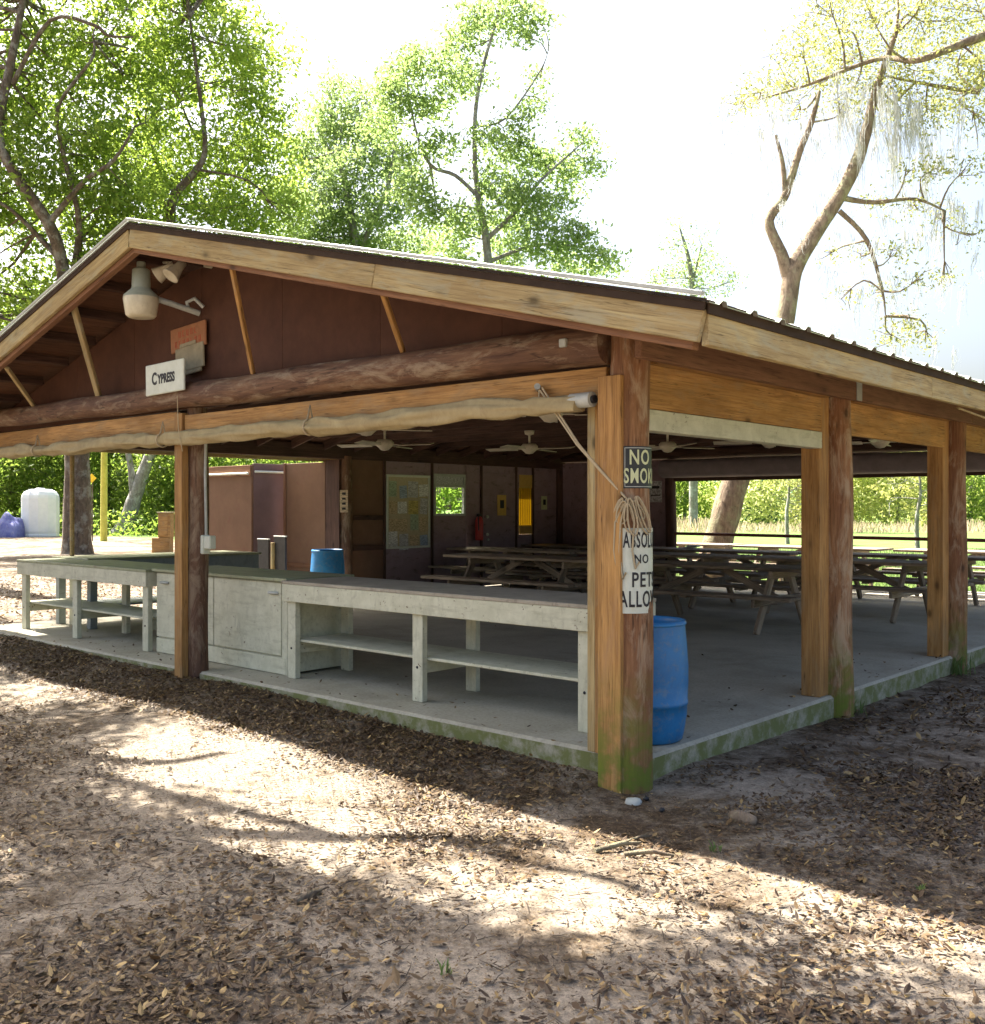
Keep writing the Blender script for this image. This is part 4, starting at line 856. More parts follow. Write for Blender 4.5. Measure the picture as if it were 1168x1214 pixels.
tree('oak_tree', 'open airy oak with a slender pale trunk rising behind the right roof slope', P(582, 650, D4),
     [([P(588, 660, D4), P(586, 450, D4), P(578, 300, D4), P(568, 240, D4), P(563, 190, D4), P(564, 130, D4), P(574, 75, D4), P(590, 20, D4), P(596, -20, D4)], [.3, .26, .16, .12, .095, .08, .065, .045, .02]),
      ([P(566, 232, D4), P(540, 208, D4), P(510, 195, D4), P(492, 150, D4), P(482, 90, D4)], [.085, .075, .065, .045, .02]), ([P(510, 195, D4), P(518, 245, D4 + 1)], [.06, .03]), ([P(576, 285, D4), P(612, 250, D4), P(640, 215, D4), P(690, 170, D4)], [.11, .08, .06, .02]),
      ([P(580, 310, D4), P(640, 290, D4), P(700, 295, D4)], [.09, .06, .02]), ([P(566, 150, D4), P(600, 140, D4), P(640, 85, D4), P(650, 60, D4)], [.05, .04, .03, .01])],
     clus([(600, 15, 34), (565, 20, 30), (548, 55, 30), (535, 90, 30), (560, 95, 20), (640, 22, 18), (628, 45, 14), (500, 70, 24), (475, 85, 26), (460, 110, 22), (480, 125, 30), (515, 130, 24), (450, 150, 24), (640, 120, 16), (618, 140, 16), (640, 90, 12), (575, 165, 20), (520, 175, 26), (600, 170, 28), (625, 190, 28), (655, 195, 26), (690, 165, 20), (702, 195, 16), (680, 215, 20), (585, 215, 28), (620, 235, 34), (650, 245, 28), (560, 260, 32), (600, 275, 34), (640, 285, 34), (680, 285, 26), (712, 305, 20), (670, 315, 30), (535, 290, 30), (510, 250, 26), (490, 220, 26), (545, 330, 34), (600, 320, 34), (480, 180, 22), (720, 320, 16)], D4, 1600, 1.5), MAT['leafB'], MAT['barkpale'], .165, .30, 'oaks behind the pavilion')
D5 = 75
tree('small_tree', 'small distant bluish tree showing just above the roof line', P(820, 640, D5), [([P(822, 640, D5), P(822, 450, D5), P(820, 330, D5), P(806, 270, D5)], [.35, .3, .2, .05]), ([P(820, 340, D5), P(832, 290, D5)], [.12, .05])],
     clus([(800, 290, 14), (806, 265, 10), (812, 315, 20), (835, 295, 14), (840, 320, 22), (790, 325, 18), (838, 275, 8), (825, 345, 26), (770, 335, 16), (865, 335, 16)], D5, 1500), MAT['leafB'], MAT['barkpale'], .2, .5)
# moss hung oak behind the far end
D6 = 21
def moss_strands(spots):
    v = []
    for (c, n, Lm, sp) in spots:
        for tf in range(max(2, n // 6)):                      # tufts, each a beard of thin curling strands
            t0 = np.array(c) + rng.normal(size=3) * np.array([sp, sp, sp * .5]) * 1.5; Lt = Lm * rng.uniform(.25, 1.0) ** 1.2; dr = rng.normal(size=2) * .12
            for k in range(int(rng.integers(9, 20))):
                p0 = t0 + rng.normal(size=3) * np.array([.05, .05, .06]); L = Lt * rng.uniform(.25, 1.0); a = rng.uniform(0, 6.28); wv = rng.uniform(.003, .0085); sw = dr * L + rng.normal(size=2) * .05 * L; ph = rng.uniform(0, 6.28, 2); am = .02 + .02 * rng.uniform()
                e = np.array([math.cos(a), math.sin(a), 0]); S = 5
                pt = [p0 + np.array([sw[0] * u + am * math.sin(u * 9 + ph[0]) * u, sw[1] * u + am * math.cos(u * 8 + ph[1]) * u, -L * u]) for u in (q / S for q in range(S + 1))]
                for q in range(S):
                    w0, w1 = wv * (1 - .75 * q / S), wv * (1 - .75 * (q + 1) / S); v.append([pt[q] - e * w0, pt[q] + e * w0, pt[q + 1] + e * w1, pt[q + 1] - e * w1])
    v = np.array(v).reshape(-1, 3); return quads('hanging_moss', v, np.arange(len(v)).reshape(-1, 4), MAT['mosshang'])
ms_sp = []
for (px, py, n, L) in [(865, 140, 14, 1.0), (890, 130, 20, 1.3), (905, 200, 10, .8), (925, 130, 24, 1.4), (945, 150, 20, 1.2), (970, 120, 24, 1.5), (990, 140, 26, 1.5), (1015, 110, 30, 1.8), (1040, 130, 34, 2.0), (1060, 110, 34, 2.0), (1075, 160, 36, 2.1), (1095, 130, 30, 2.0), (1110, 170, 24, 1.8), (1130, 190, 16, 1.4), (1150, 220, 12, 1.2), (1060, 235, 20, 1.2), (1085, 240, 20, 1.2), (1110, 255, 18, 1.4), (1035, 265, 16, .9), (1015, 265, 14, .8), (985, 215, 12, .9), (960, 190, 12, .8), (1045, 320, 14, 1.0), (1095, 300, 14, 1.0), (1000, 300, 10, .8), (900, 240, 10, .7), (1010, 330, 12, 1.0), (1060, 345, 12, .9), (880, 170, 12, 1.0), (925, 200, 14, .9), (1120, 280, 16, 1.3), (1135, 330, 10, 1.0), (1085, 380, 12, 1.0), (1070, 420, 10, .8), (1020, 370, 8, .7), (1150, 160, 18, 1.5), (850, 170, 8, .8)]:
    ms_sp.append((tuple(P(px, py, D6 + rng.uniform(-1.2, 1.2))), int(max(14, n) * 2.6), L, .30))
cl6 = clus([(1030, 15, 40), (990, 35, 36), (950, 60, 34), (1000, 75, 34), (1050, 60, 38), (1100, 30, 40), (1140, 60, 40), (1160, 10, 36), (1090, 85, 36), (1130, 110, 34), (1165, 95, 34), (930, 95, 28), (900, 110, 24), (880, 125, 18), (965, 100, 28), (1010, 110, 30), (1055, 110, 30), (1040, -20, 40), (1100, -20, 40), (980, 0, 28), (1180, 50, 40), (1165, 140, 24), (1100, 135, 26), (1065, 130, 24)], D6, 950, 1.2)
cl6 += clus([(1040, 240, 16), (1085, 245, 16), (1120, 260, 18), (1060, 300, 16), (1090, 330, 16), (1040, 345, 14), (1110, 200, 16), (1145, 200, 18), (1020, 300, 12), (1075, 380, 16), (1150, 280, 12), (1000, 350, 12), (1060, 400, 16), (1100, 400, 14), (1120, 330, 14), (985, 300, 12), (1075, 200, 16), (1000, 130, 14), (945, 130, 14)], D6, 900, 1.0)
tree('moss_oak', 'leaning brown oak hung with grey Spanish moss beyond the far opening', P(842, 690, D6),
     [([P(836, 705, D6), P(847, 660, D6), P(858, 618, D6), P(872, 570, D6), P(902, 470, D6), P(930, 378, D6), P(941, 322, D6), P(962, 284, D6), P(992, 238, D6), P(1014, 196, D6), P(1026, 160, D6), P(1038, 110, D6), P(1062, 40, D6)], [.48, .33, .30, .28, .24, .21, .185, .16, .15, .14, .12, .085, .05]),
      ([P(938, 335, D6), P(926, 300, D6), P(912, 262, D6), P(931, 232, D6), P(948, 180, D6), P(962, 145, D6), P(972, 108, D6)], [.15, .12, .1, .09, .07, .06, .03]), ([P(931, 232, D6), P(928, 195, D6), P(920, 160, D6)], [.06, .05, .03]),
      ([P(1000, 235, D6), P(1035, 240, D6), P(1085, 236, D6), P(1120, 250, D6)], [.07, .05, .035, .02]), ([P(995, 250, D6), P(1028, 285, D6), P(1046, 345, D6), P(1050, 375, D6)], [.06, .05, .03, .01]),
      ([P(1200, 30, D6 - 1), P(1160, 45, D6 - 1), P(1120, 60, D6 - 1), P(1085, 72, D6 - 1), P(1040, 70, D6), P(960, 100, D6), P(900, 118, D6)], [.1, .09, .08, .06, .05, .03, .015]), ([P(1160, 110, D6), P(1100, 100, D6), P(1050, 90, D6)], [.05, .04, .02])],
     cl6, MAT['leafC'], MAT['barkmoss'], .075, .20, moss=moss_strands(ms_sp), aspect=.42)

# generic tree for wood edges
def simple_tree(name, lab, b, h, r, leaf, bark, n, size, group, lean=0.0, low=.25):
    b = Vector(b); top = b + Vector((lean * h, lean * h * .3, h)); tr = max(.08, h * .016)
    limbs = [([b - Vector((0, 0, .1)), b.lerp(top, .3) + Vector(rng.normal(size=3) * .02 * h), b.lerp(top, .6) + Vector(rng.normal(size=3) * .03 * h), b.lerp(top, .9)], [tr * 1.3, tr, tr * .7, tr * .2])]
    cl = []
    for k in range(11):
        u = low + (1 - low) * (k + .5) / 11; a = rng.uniform(0, 6.28); w_ = r * (1.05 - abs(u - .55)) * rng.uniform(.3, .8); c = b.lerp(top, u) + Vector((math.cos(a) * w_, math.sin(a) * w_, 0)); q = r * rng.uniform(.42, .62); cl.append((tuple(c), (q, q, q * .7), n / 11))
    return tree(name, lab, b, limbs, cl, leaf, bark, size, r * .14, group, seg=8)
# wood edge seen through the left side
labs = ['bright green tree at the wood edge behind the white tank', 'dark trunked tree far left at the wood edge', 'leafy tree at the wood edge left of the yellow pole', 'leafy tree at the wood edge behind the yellow pole', 'tall shrubby tree right of the pale leaning trunk', 'low bushy tree behind the tan cabinet', 'green tree at the wood edge above the brown screen', 'small tree behind the blue violet tarp']
for k, (px, D, h, r) in enumerate([(40, 72, 15, 5), (8, 68, 14, 4.6), (100, 74, 15, 5), (135, 70, 13, 4.6), (195, 76, 15, 5.4), (225, 66, 8, 4), (300, 70, 14, 6), (-30, 66, 9, 4.5)]):
    b = P(px, 603, D); b.z = 0; simple_tree('woodland_tree', labs[k], b, h, r, MAT['leafD'], MAT['bark'], 9000, .30, 'trees of the wood edge on the left', low=.06)
b = P(340, 603, 80); b.z = 0
for k, (px, D, h, r, lab) in enumerate([(-70, 60, 13, 5, 'wood edge tree off the left corner of the slab'), (385, 72, 13, 5, 'wood edge tree hidden behind the pavilion wall')]):
    b = P(px, 603, D); b.z = 0; simple_tree('woodland_tree', lab, b, h, r, MAT['leafD'], MAT['bark'], 4000, .30, 'trees of the wood edge on the left', low=.06)
# dense backing wood
pts_ = []
for k in range(26000):
    px = rng.uniform(-260, 760); D = rng.uniform(84, 96); p_ = P(px, 603, D); h_ = 12 * rng.uniform(0, 1) ** .8 * (.75 + .25 * math.sin(px * .05)); pts_.append((p_.x, p_.y, h_))
tag(link_mesh('woodland', leaf_mesh('woodland', np.array(pts_), .75, MAT['leafD'])), 'dense green woodland closing the view on the left', 'woodland', kind='stuff')
pts_ = []
for k in range(9000):
    px = rng.uniform(-200, 330); D = rng.uniform(58, 70); p_ = P(px, 603, D); pts_.append((p_.x, p_.y, 1.5 * rng.uniform(0, 1) ** 1.6))
tag(link_mesh('undergrowth', leaf_mesh('undergrowth', np.array(pts_), .26, MAT['leafD'])), 'bright green undergrowth along the foot of the wood', 'undergrowth', kind='stuff')
# pale leaning trunk
D7 = 62; b = P(147, 634, D7)
tree('leaning_tree', 'pale grey trunk leaning right at the wood edge', P(147, 634, D7), [([P(143, 636, D7), P(150, 620, D7), P(160, 590, D7), P(172, 555, D7), P(184, 520, D7), P(198, 440, D7)], [.75, .5, .42, .36, .3, .2]), ([P(158, 598, D7), P(156, 560, D7), P(148, 520, D7)], [.25, .2, .14])], clus([(200, 440, 30), (170, 460, 34), (150, 480, 30)], D7, 260), MAT['leafD'], MAT['barkpale'], .3, .6)
# right field: scrub trees
labs = ['green tree at the left edge of the far opening', 'yellowish tree beyond the field behind the leaning trunk', 'dark blue green tree in the middle of the far opening', 'pale spring tree right of the dark tree', 'yellow green tree left of the third side post', 'pale green tree seen past the third side post', 'green tree at the right end of the field edge', 'pale scrub tree behind the second side post']
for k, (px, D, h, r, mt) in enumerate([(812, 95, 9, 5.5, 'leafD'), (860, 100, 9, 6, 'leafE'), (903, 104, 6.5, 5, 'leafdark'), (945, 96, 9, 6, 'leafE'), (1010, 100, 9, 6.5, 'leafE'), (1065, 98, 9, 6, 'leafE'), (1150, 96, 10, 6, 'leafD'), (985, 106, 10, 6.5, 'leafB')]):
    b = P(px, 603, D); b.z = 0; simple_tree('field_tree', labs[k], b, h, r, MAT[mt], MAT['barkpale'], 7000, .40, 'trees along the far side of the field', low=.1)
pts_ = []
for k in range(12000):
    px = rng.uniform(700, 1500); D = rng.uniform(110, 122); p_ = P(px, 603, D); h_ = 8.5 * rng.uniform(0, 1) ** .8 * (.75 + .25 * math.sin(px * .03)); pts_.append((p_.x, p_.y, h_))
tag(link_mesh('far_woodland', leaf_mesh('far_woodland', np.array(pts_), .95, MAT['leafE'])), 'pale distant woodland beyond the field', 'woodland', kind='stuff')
for px, D, lab in ((934, 46, 'small yellow green sapling in the field seen left of the second side post'), (1088, 40, 'thin trunked yellow sapling in the field left of the third side post')):
    b = P(px, 603, D); b.z = 0; simple_tree('sapling', lab, b, 3.9, 1.4, MAT['leafC'], MAT['barkpale'], 1500, .15, 'saplings in the field', low=.3)
# reeds
n = 7000; v = []
ang = rng.uniform(0, 1, n)
for k in range(n):
    px = 740 + 900 * ang[k]; D = rng.uniform(66, 88); p_ = np.array(P(px, 603, D)); p_[2] = 0; h_ = rng.uniform(.15, 1.05) * (.5 + .5 * math.sin(px * .021) ** 2); a = rng.uniform(0, 6.28); e = np.array([math.cos(a), math.sin(a), 0]) * rng.uniform(.02, .06); tp = p_ + np.array([rng.normal() * .15, rng.normal() * .15, h_]); v += [p_ - e, p_ + e, tp + e * .4, tp - e * .4]
v = np.array(v); tag(link_mesh('reeds', quads('reeds', v, np.arange(len(v)).reshape(-1, 4), MAT['reed'])), 'band of dry pinkish reeds across the field', 'reeds', kind='stuff')

# ------------------------------------------------------------------ yard things on the left
D8 = 58; b = P(48, 603, D8); b.z = 0; rt_ = 21 * D8 / FPX; ht = 2.75
tk = empty('water_tank', b, 0, 'white domed plastic tank standing in the clearing on the left', 'tank')
mb = MB(); mb.lathe([(.0, .0), (rt_, .0), (rt_, .1), (rt_ * .98, .16), (rt_, .3), (rt_, ht * .80), (rt_ * .97, ht * .86), (rt_ * .86, ht * .93), (rt_ * .6, ht * .985), (.0, ht)], b, 12); o_ = mb.build('shell', MAT['tank'], tk)
for pl in o_.data.polygons: pl.use_smooth = False
mb = MB(); mb.lathe([(.0, .06), (.22, .06), (.24, 0)], b + Vector((0, 0, ht - .02)), 16); mb.build('lid', MAT['tank'], tk)
b = P(13, 603, 57); b.z = 0
mb = MB(); V = np.zeros((22, 30, 3))
for j in range(22):
    for i in range(30):
        x = (i / 29 - .5) * 1.5; y = (j / 21 - .5) * 1.8; e_ = max(0, 1 - (x / .75) ** 2) * max(0, 1 - (y / .9) ** 2)
        V[j, i] = (b.x + RGT.x * x + FWD.x * y, b.y + RGT.y * x + FWD.y * y, 1.25 * e_ ** .4 + .5 * e_ * mnoise.noise(Vector((x * 1.6, y * 1.6, 2))) - .02)
tag(link_mesh('tarp_heap', grid_mesh('tarp_heap', V, MAT['tarpblue'])), 'heap under a blue violet tarp left of the white tank', 'tarp')
b = P(123, 603, 50); b.z = 0
mb = MB(); mb.tube([b - Vector((0, 0, .2)), b + Vector((0.05, 0, 3)), b + Vector((.0, .05, 7.5))], [.17, .16, .13], 12, rough=.05); tag(mb.build('utility_pole', MAT['yellowpole'], None), 'tall yellow green pole in the clearing right of the big trunk', 'pole')
b = P(109, 567, 49); ys_ = empty('trail_marker', b, 0, 'small yellow diamond marker left of the yellow pole', 'sign')
M = Matrix.Translation(b) @ Matrix.Rotation(YAW, 4, 'Z') @ Matrix.Rotation(R_(45), 4, 'Y'); mb = MB(); mb.box((0, 0, 0), (.32, .02, .32), bev=.01); mb.build('plate', MAT['yellow'], ys_, M)
mb = MB(); mb.tube([(b.x, b.y, 0) + Vector((-.0, .05, 0)) if False else Vector((b.x - .02, b.y + .04, 0)), Vector((b.x - .02, b.y + .04, b.z))], .03, 8); mb.build('stake', MAT['bark'], ys_)
b = P(197, 603, 36); b.z = 0; kc = empty('yard_cabinet', b, YAW, 'tan wooden cabinet on a wider base in the yard left of the middle post', 'cabinet'); Mk = wm(kc)
for nm, c, d in (('base', (-.12, 0, .28), (.62, .5, .56)), ('body', (0, 0, 1.0), (.44, .42, .87)), ('top', (0, 0, 1.46), (.52, .48, .05)), ('door', (-.03, -.22, 1.0), (.32, .02, .75))):
    mb = MB(); mb.box(c, d, bev=.01); mb.build(nm, MAT['board'] if nm != 'top' else MAT['fascia'], kc, Mk)

# ------------------------------------------------------------------ big oak left of the frame: its boughs shade the path
def gshadow(x, y, z): return (x - z / math.tan(SUN_EL), y, z)       # a bough point at height z whose shadow lies at x, y
tb = Vector((-15.5, -3.4, 0)); fork = tb + Vector((.4, .1, 5.0))
def bough(lst, r0, r1): n = len(lst); return ([fork] + [Vector(gshadow(*q)) for q in lst], [r0] + [r0 + (r1 - r0) * (k + 1) / n for k in range(n)])
limbs = [([tb - Vector((0, 0, .2)), tb + Vector((0, 0, .6)), tb + Vector((.15, 0, 2.6)), fork], [.75, .55, .48, .44]),
         bough([(-5.5, -2.9, 5.6), (-2.6, -2.45, 6.0), (-1.0, -2.35, 6.2), (.8, -2.2, 6.3), (1.8, -2.05, 6.2)], .26, .10),
         bough([(-5.0, -2.7, 6.0), (-2.4, -2.5, 6.3), (-1.2, -2.15, 6.4), (-.5, -1.6, 6.5), (.2, -1.05, 6.4)], .16, .035),
         bough([(-5.2, -2.3, 5.8), (-3.2, -2.0, 6.0), (-2.5, -1.65, 6.1), (-2.4, -1.2, 6.0)], .15, .035),
         bough([(-1.6, -1.9, 6.1), (-.4, -1.45, 6.2), (.6, -1.35, 6.2), (1.5, -1.2, 6.2)], .07, .025),
         bough([(-4.5, -3.6, 6.0), (-1.8, -3.4, 6.4), (.2, -3.2, 6.6), (1.6, -3.0, 6.6), (2.8, -2.6, 6.5)], .2, .05)]
cl = []
def shade_cl(x, y, r, n, z=None):
    if z is None and x < -.7 and y < -2.55: n *= .55; r *= .8
    z = z or rng.uniform(5.6, 7.6); cl.append((gshadow(x, y, z), (r, r, r * .6), n))
for (x, y, r, n) in [(-3.6, -1.9, .55, 330), (-3.0, -2.35, .5, 320), (-4.6, -1.6, .6, 300), (-5.6, -1.9, .6, 300), (-2.2, -2.7, .45, 260), (-4.2, -2.6, .6, 330), (-1.45, -2.7, .40, 240), (-.7, -2.6, .35, 200), (.1, -2.5, .35, 220), (.9, -2.45, .4, 260), (1.6, -2.3, .4, 260), (2.3, -2.0, .45, 260), (.3, -3.0, .45, 300), (1.1, -3.0, .5, 330), (1.9, -2.8, .5, 330), (2.6, -2.6, .5, 320), (-.6, -3.3, .45, 240), (.8, -3.6, .5, 300), (1.8, -3.5, .5, 300), (2.9, -3.2, .5, 300), (2.6, -1.5, .35, 200), (-6.6, -1.2, .6, 240), (-7.4, -1.9, .7, 300), (-6.4, -2.8, .7, 320), (-5.0, -3.5, .7, 300), (0, -3.5, .5, 260), (2.3, -3.9, .6, 300), (1.2, -4.1, .5, 260), (-.2, -2.85, .3, 160), (2.2, -2.35, .35, 200), (-.9, -3.0, .35, 220), (.6, -2.7, .35, 260), (1.4, -2.65, .35, 260), (2.0, -3.2, .4, 260), (-1.6, -1.95, .16, 40), (1.35, -1.75, .18, 45), (.1, -1.25, .12, 25), (2.9, -2.3, .5, 260), (3.3, -1.8, .4, 200), (1.6, -1.55, .25, 80), (-2.3, -2.4, .25, 150), (-1.8, -2.45, .25, 150), (-.2, -2.35, .22, 140), (.5, -2.3, .22, 140), (-3.9, -1.25, .3, 110)]:
    shade_cl(x, y, r, n * 4.2)
for k in range(26):                          # the rest of the crown, over the yard on the left
    shade_cl(rng.uniform(-13, -7.2), rng.uniform(-6, .6), .9, 900, rng.uniform(6.5, 11))
tree('oak_tree', 'spreading oak standing left of the pavilion front, its boughs over the path', tb, limbs, cl, MAT['leafA'], MAT['bark'], .10, .17, 'oaks shading the front yard')
cl = []                                       # second shade tree keeps the left end of the slab dappled
for k in range(30):
    shade_cl(rng.uniform(-11.5, -7.3), rng.uniform(.2, 4.2), .9, 260, rng.uniform(13.5, 16.5))
tb2 = Vector((-19, 3.0, 0)); tree('oak_tree', 'oak left of the serving tables shading the slab end', tb2, [([tb2 - Vector((0, 0, .2)), tb2 + Vector((.1, 0, 3)), tb2 + Vector((.1, 0, 8)), tb2 + Vector((.2, -.4, 13))], [.6, .45, .35, .2])], cl, MAT['leafA'], MAT['bark'], .12, .24, 'oaks shading the front yard')

# ------------------------------------------------------------------ forest floor litter
def litter(n, x0, x1, y0, y1, size, name, lab, keep, broad=1.0, slab=False):
    C = []
    while len(C) < n:
        x = rng.uniform(x0, x1); y = rng.uniform(y0, y1)
        if (-9.8 < x < .06 and -.03 < y < 13.9) != slab: continue
        if rng.uniform() < keep(x, y): C.append((x, y))
    C = np.array(C); n = len(C); z = np.array([.151 if slab else ground_h(a, b) for a, b in C])
    th = rng.uniform(0, 6.283, n); L = size * rng.uniform(.55, 1.35, n); wv = L * broad * rng.uniform(.28, .5, n); tx = rng.normal(size=n) * .28; ty = rng.normal(size=n) * .28; cu = rng.uniform(-.05, .28, n)
    d = np.stack([np.cos(th), np.sin(th), tx], 1); s_ = np.stack([-np.sin(th), np.cos(th), ty], 1); P0 = np.stack([C[:, 0], C[:, 1], z + .004 + np.abs(tx) * L * .5 + rng.uniform(0, .008, n)], 1)
    def at(u, w_, lift): return P0 + d * (L * u)[:, None] + s_ * (wv * w_)[:, None] + np.array([0, 0, 1.]) * (L * lift)[:, None]
    pts = [at(-.5, 0, cu * .5), at(-.15, -.42, cu * .35), at(.2, -.5, cu * .3), at(.5, 0, cu * .9), at(.2, .5, cu * .3), at(-.15, .42, cu * .35)]
    v = np.stack(pts, 1).reshape(-1, 3); base = np.arange(n)[:, None] * 6
    q = np.concatenate([base + np.array([0, 1, 2, 3]), base + np.array([0, 3, 4, 5])], 1).reshape(-1, 4)
    tag(link_mesh(name, quads(name, v, q, MAT['litter'])), lab, 'fallen leaves', kind='stuff')
def dens(x, y):
    a = .44 + .5 * mnoise.noise(Vector((x * .55, y * .55, 1.7))) * 1.6 + .5 * mnoise.noise(Vector((x * 1.9, y * 1.9, 4)))
    if -1.2 < x < 1.6 and -1.3 < y < 1.6: a -= .55 * math.exp(-(((x - .15) / .75) ** 2 + ((y + .45) / .5) ** 2))
    if x < -.6 and y > -1.0: a += .75 * min(1, (y + 1.0) / .35) * min(1, (-.6 - x) / .8)
    if -2.7 < y < -.8: a -= .15 * math.sin((y + 2.7) / 1.9 * math.pi)      # leaves thinned along the front to brighten the sunlit strip
    if x > .25 and y > .8: a += .25
    return max(.05, min(1, a)) ** 1.5
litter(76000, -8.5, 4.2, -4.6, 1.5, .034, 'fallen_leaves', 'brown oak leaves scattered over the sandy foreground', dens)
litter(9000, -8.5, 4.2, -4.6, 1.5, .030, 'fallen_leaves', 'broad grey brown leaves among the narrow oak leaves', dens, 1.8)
litter(260, -9.5, .0, -.02, 5.5, .034, 'fallen_leaves', 'a few leaves blown on to the concrete slab', lambda x, y: max(.03, 1 - min(y, -x) / .9), 1.2, True)
litter(26000, .03, 6, .5, 12, .055, 'fallen_leaves', 'brown oak leaves lying along the right side of the slab', dens)
litter(16000, -22, -8, -3.5, 8, .075, 'fallen_leaves', 'brown leaves scattered left of the slab', dens)
litter(400, -.6, 3.4, -4.3, -2.2, .055, 'fallen_leaves', 'larger curled leaves close to the viewer', lambda x, y: .6)
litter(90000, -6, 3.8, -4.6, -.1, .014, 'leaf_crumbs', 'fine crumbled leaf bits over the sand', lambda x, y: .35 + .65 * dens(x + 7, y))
mb = MB()
for k in range(2200):
    x = rng.uniform(-6, 3.5); y = rng.uniform(-4.5, -.1); a = rng.uniform(0, 6.28); L = rng.uniform(.03, .14); z = ground_h(x, y) + .006
    p0 = Vector((x, y, z)); p2 = p0 + Vector((math.cos(a) * L, math.sin(a) * L, rng.uniform(-.004, .02))); mb.tube([p0, (p0 + p2) / 2 + Vector((rng.normal() * .006, rng.normal() * .006, .004)), p2], [.0021, .0018, .0009], 3, cap=False)
tag(mb.build('twigs', MAT['twig'], None), 'small twigs scattered over the path', 'twigs', kind='stuff')
def stone(name, lab, loc, s, mt, seed):
    mb = MB(); n, k = 9, 14
    prof = []
    vs_ = []; fs = []
    for i in range(n + 1):
        for j in range(k):
            a = math.pi * i / n; b_ = 2 * math.pi * j / k; d = Vector((math.sin(a) * math.cos(b_), math.sin(a) * math.sin(b_), math.cos(a))); r_ = 1 + .3 * mnoise.noise(d * 1.5 + Vector((seed, 0, 0))); vs_.append((loc[0] + d.x * s[0] * r_, loc[1] + d.y * s[1] * r_, loc[2] + d.z * s[2] * r_))
    for i in range(n):
        for j in range(k): fs.append((i * k + j, (i + 1) * k + j, (i + 1) * k + (j + 1) % k, i * k + (j + 1) % k))
    mb.add(vs_, fs, None, 0, True); tag(mb.build(name, mt, None), lab, 'stone')
gz = lambda x, y: ground_h(x, y)
q = P(751, 946, 5.55); stone('stone', 'pale flat stone in the sand at the foot of the corner post', (q.x, q.y, gz(q.x, q.y) + .005), (.055, .045, .022), MAT['stone'], 3)
q = P(766, 943, 5.57); stone('pebble', 'small dark pebble right beside the pale stone', (q.x, q.y, gz(q.x, q.y) + .01), (.017, .017, .015), MAT['black'], 9)
q = P(785, 960, 5.35); stone('pebble', 'small dark pebble in front of the pale stone', (q.x, q.y, gz(q.x, q.y) + .01), (.015, .018, .013), MAT['black'], 12)
q = P(880, 975, 5.13); stone('bark_chunk', 'brown chunk of bark in the leaves right of the corner post', (q.x, q.y, gz(q.x, q.y) + .02), (.085, .04, .035), MAT['barkmoss'], 21)
for (a, b_, r_, lab) in [((705, 1020, 4.72), (760, 1000, 4.85), .013, 'short dead branch lying in front of the corner post'), ((740, 1027, 4.68), (800, 1028, 4.67), .012, 'mossy stick on the edge of the sunlit path'), ((350, 1075, 4.1), (380, 1060, 4.2), .016, 'grey broken stick in the left foreground shadow'), ((735, 1000, 4.86), (775, 990, 4.95), .008, 'thin twig beside the dead branch')]:
    A = P(*a); B = P(*b_); A.z = gz(A.x, A.y) + r_; B.z = gz(B.x, B.y) + r_; mid = (A + B) / 2 + Vector((.015, .02, .015)); mb = MB(); mb.tube([A, A.lerp(mid, .5) + Vector((0, .006, 0)), mid, mid.lerp(B, .6) - Vector((0, .008, 0)), B], [r_, r_ * .9, r_ * .95, r_ * .7, r_ * .4], 8, rough=.2)
    mb.tube([mid, mid + Vector((.03, .05, .02))], [r_ * .5, r_ * .2], 5); tag(mb.build('fallen_stick', MAT['barkmoss'], None), lab, 'stick')
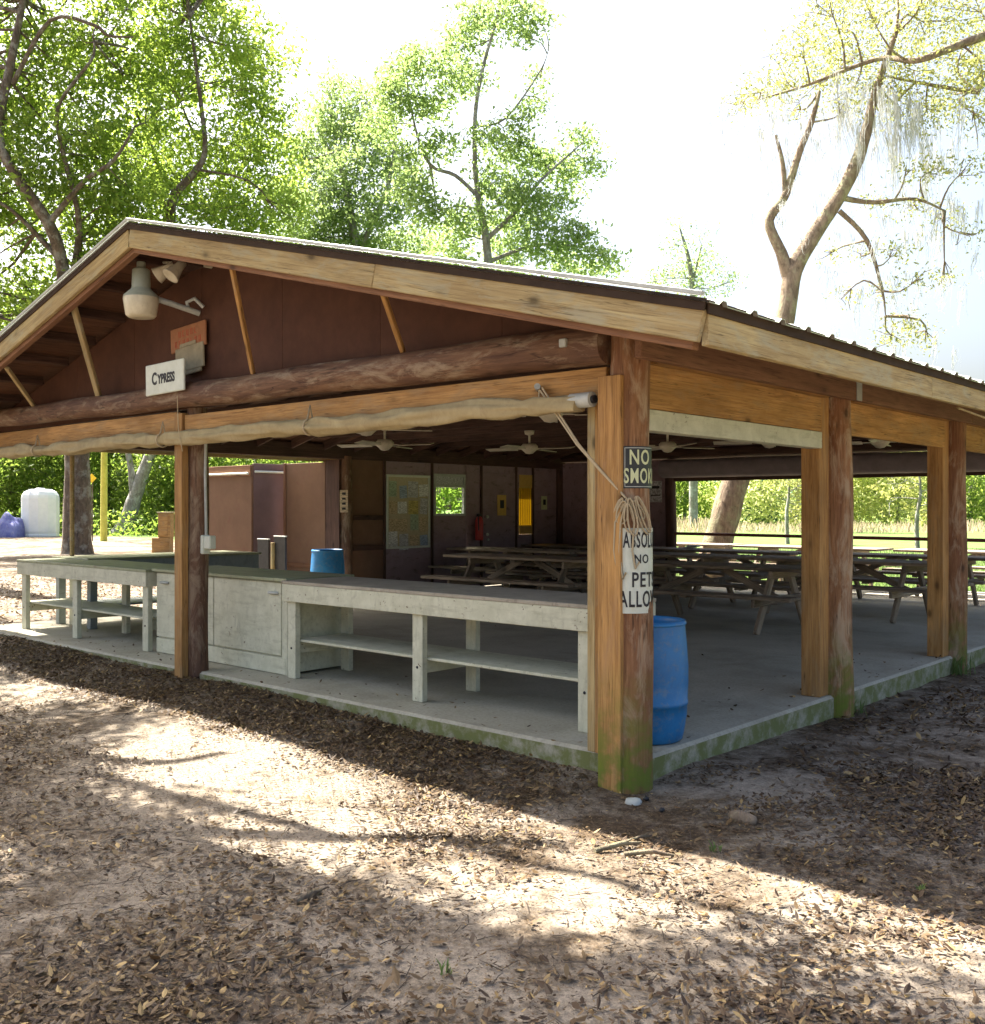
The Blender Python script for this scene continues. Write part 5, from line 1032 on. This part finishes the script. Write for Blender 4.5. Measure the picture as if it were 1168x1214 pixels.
# tufts
def tuft(name, lab, x, y, n, h, mt, z=None, sp=.05):
    v = []; z0 = gz(x, y) if z is None else z
    for k in range(n):
        a = rng.uniform(0, 6.28); p_ = np.array([x + rng.normal() * sp, y + rng.normal() * sp, z0]); L = h * rng.uniform(.5, 1.1); o_ = np.array([math.cos(a), math.sin(a), 0]); s_ = np.array([-o_[1], o_[0], 0]) * .004
        m_ = p_ + o_ * L * .2 + np.array([0, 0, L * .6]); t_ = p_ + o_ * L * .55 + np.array([0, 0, L * .9]); v += [p_ - s_, p_ + s_, m_ + s_, m_ - s_, m_ - s_, m_ + s_, t_ + s_ * .2, t_ - s_ * .2]
    v = np.array(v); tag(link_mesh(name, quads(name, v, np.arange(len(v)).reshape(-1, 4), mt)), lab, 'weed')
tuft('weed_tuft', 'green weed tuft at the foot of the third side post', .07, 5.45, 60, .24, MAT['grassblade'])
tuft('weed_tuft', 'mossy green tuft at the foot of the second side post', .06, 2.93, 40, .13, MAT['grassblade'])
q = P(527, 1155, 3.45); tuft('weed_tuft', 'tiny green sprout in the front shadow below the middle', q.x, q.y, 9, .05, MAT['grassblade'], sp=.012)
q = P(1090, 1055, 4.2); tuft('weed_tuft', 'tiny green sprout in the right foreground', q.x, q.y, 9, .05, MAT['grassblade'], sp=.012)
q = P(850, 1010, 4.7); tuft('weed_tuft', 'small yellow green sprout among leaves right of the corner post', q.x, q.y, 10, .05, MAT['grassblade'], sp=.012)
# far lawn blades
n = 30000; v = []
for k in range(n):
    px = rng.uniform(700, 1300); D = 17 + 22 * rng.uniform() ** 1.4; p_ = np.array(P(px, 603, D)); p_[2] = -.01
    if p_[1] < 14.2 or p_[0] > 6: continue
    a = rng.uniform(0, 6.28); e = np.array([math.cos(a), math.sin(a), 0]) * .012; tp = p_ + np.array([rng.normal() * .03, rng.normal() * .03, rng.uniform(.05, .13)]); v += [p_ - e, p_ + e, tp + e * .3, tp - e * .3]
v = np.array(v); tag(link_mesh('lawn_grass', quads('lawn_grass', v, np.arange(len(v)).reshape(-1, 4), MAT['grassblade'])), 'short green grass beyond the far end', 'grass', kind='stuff')
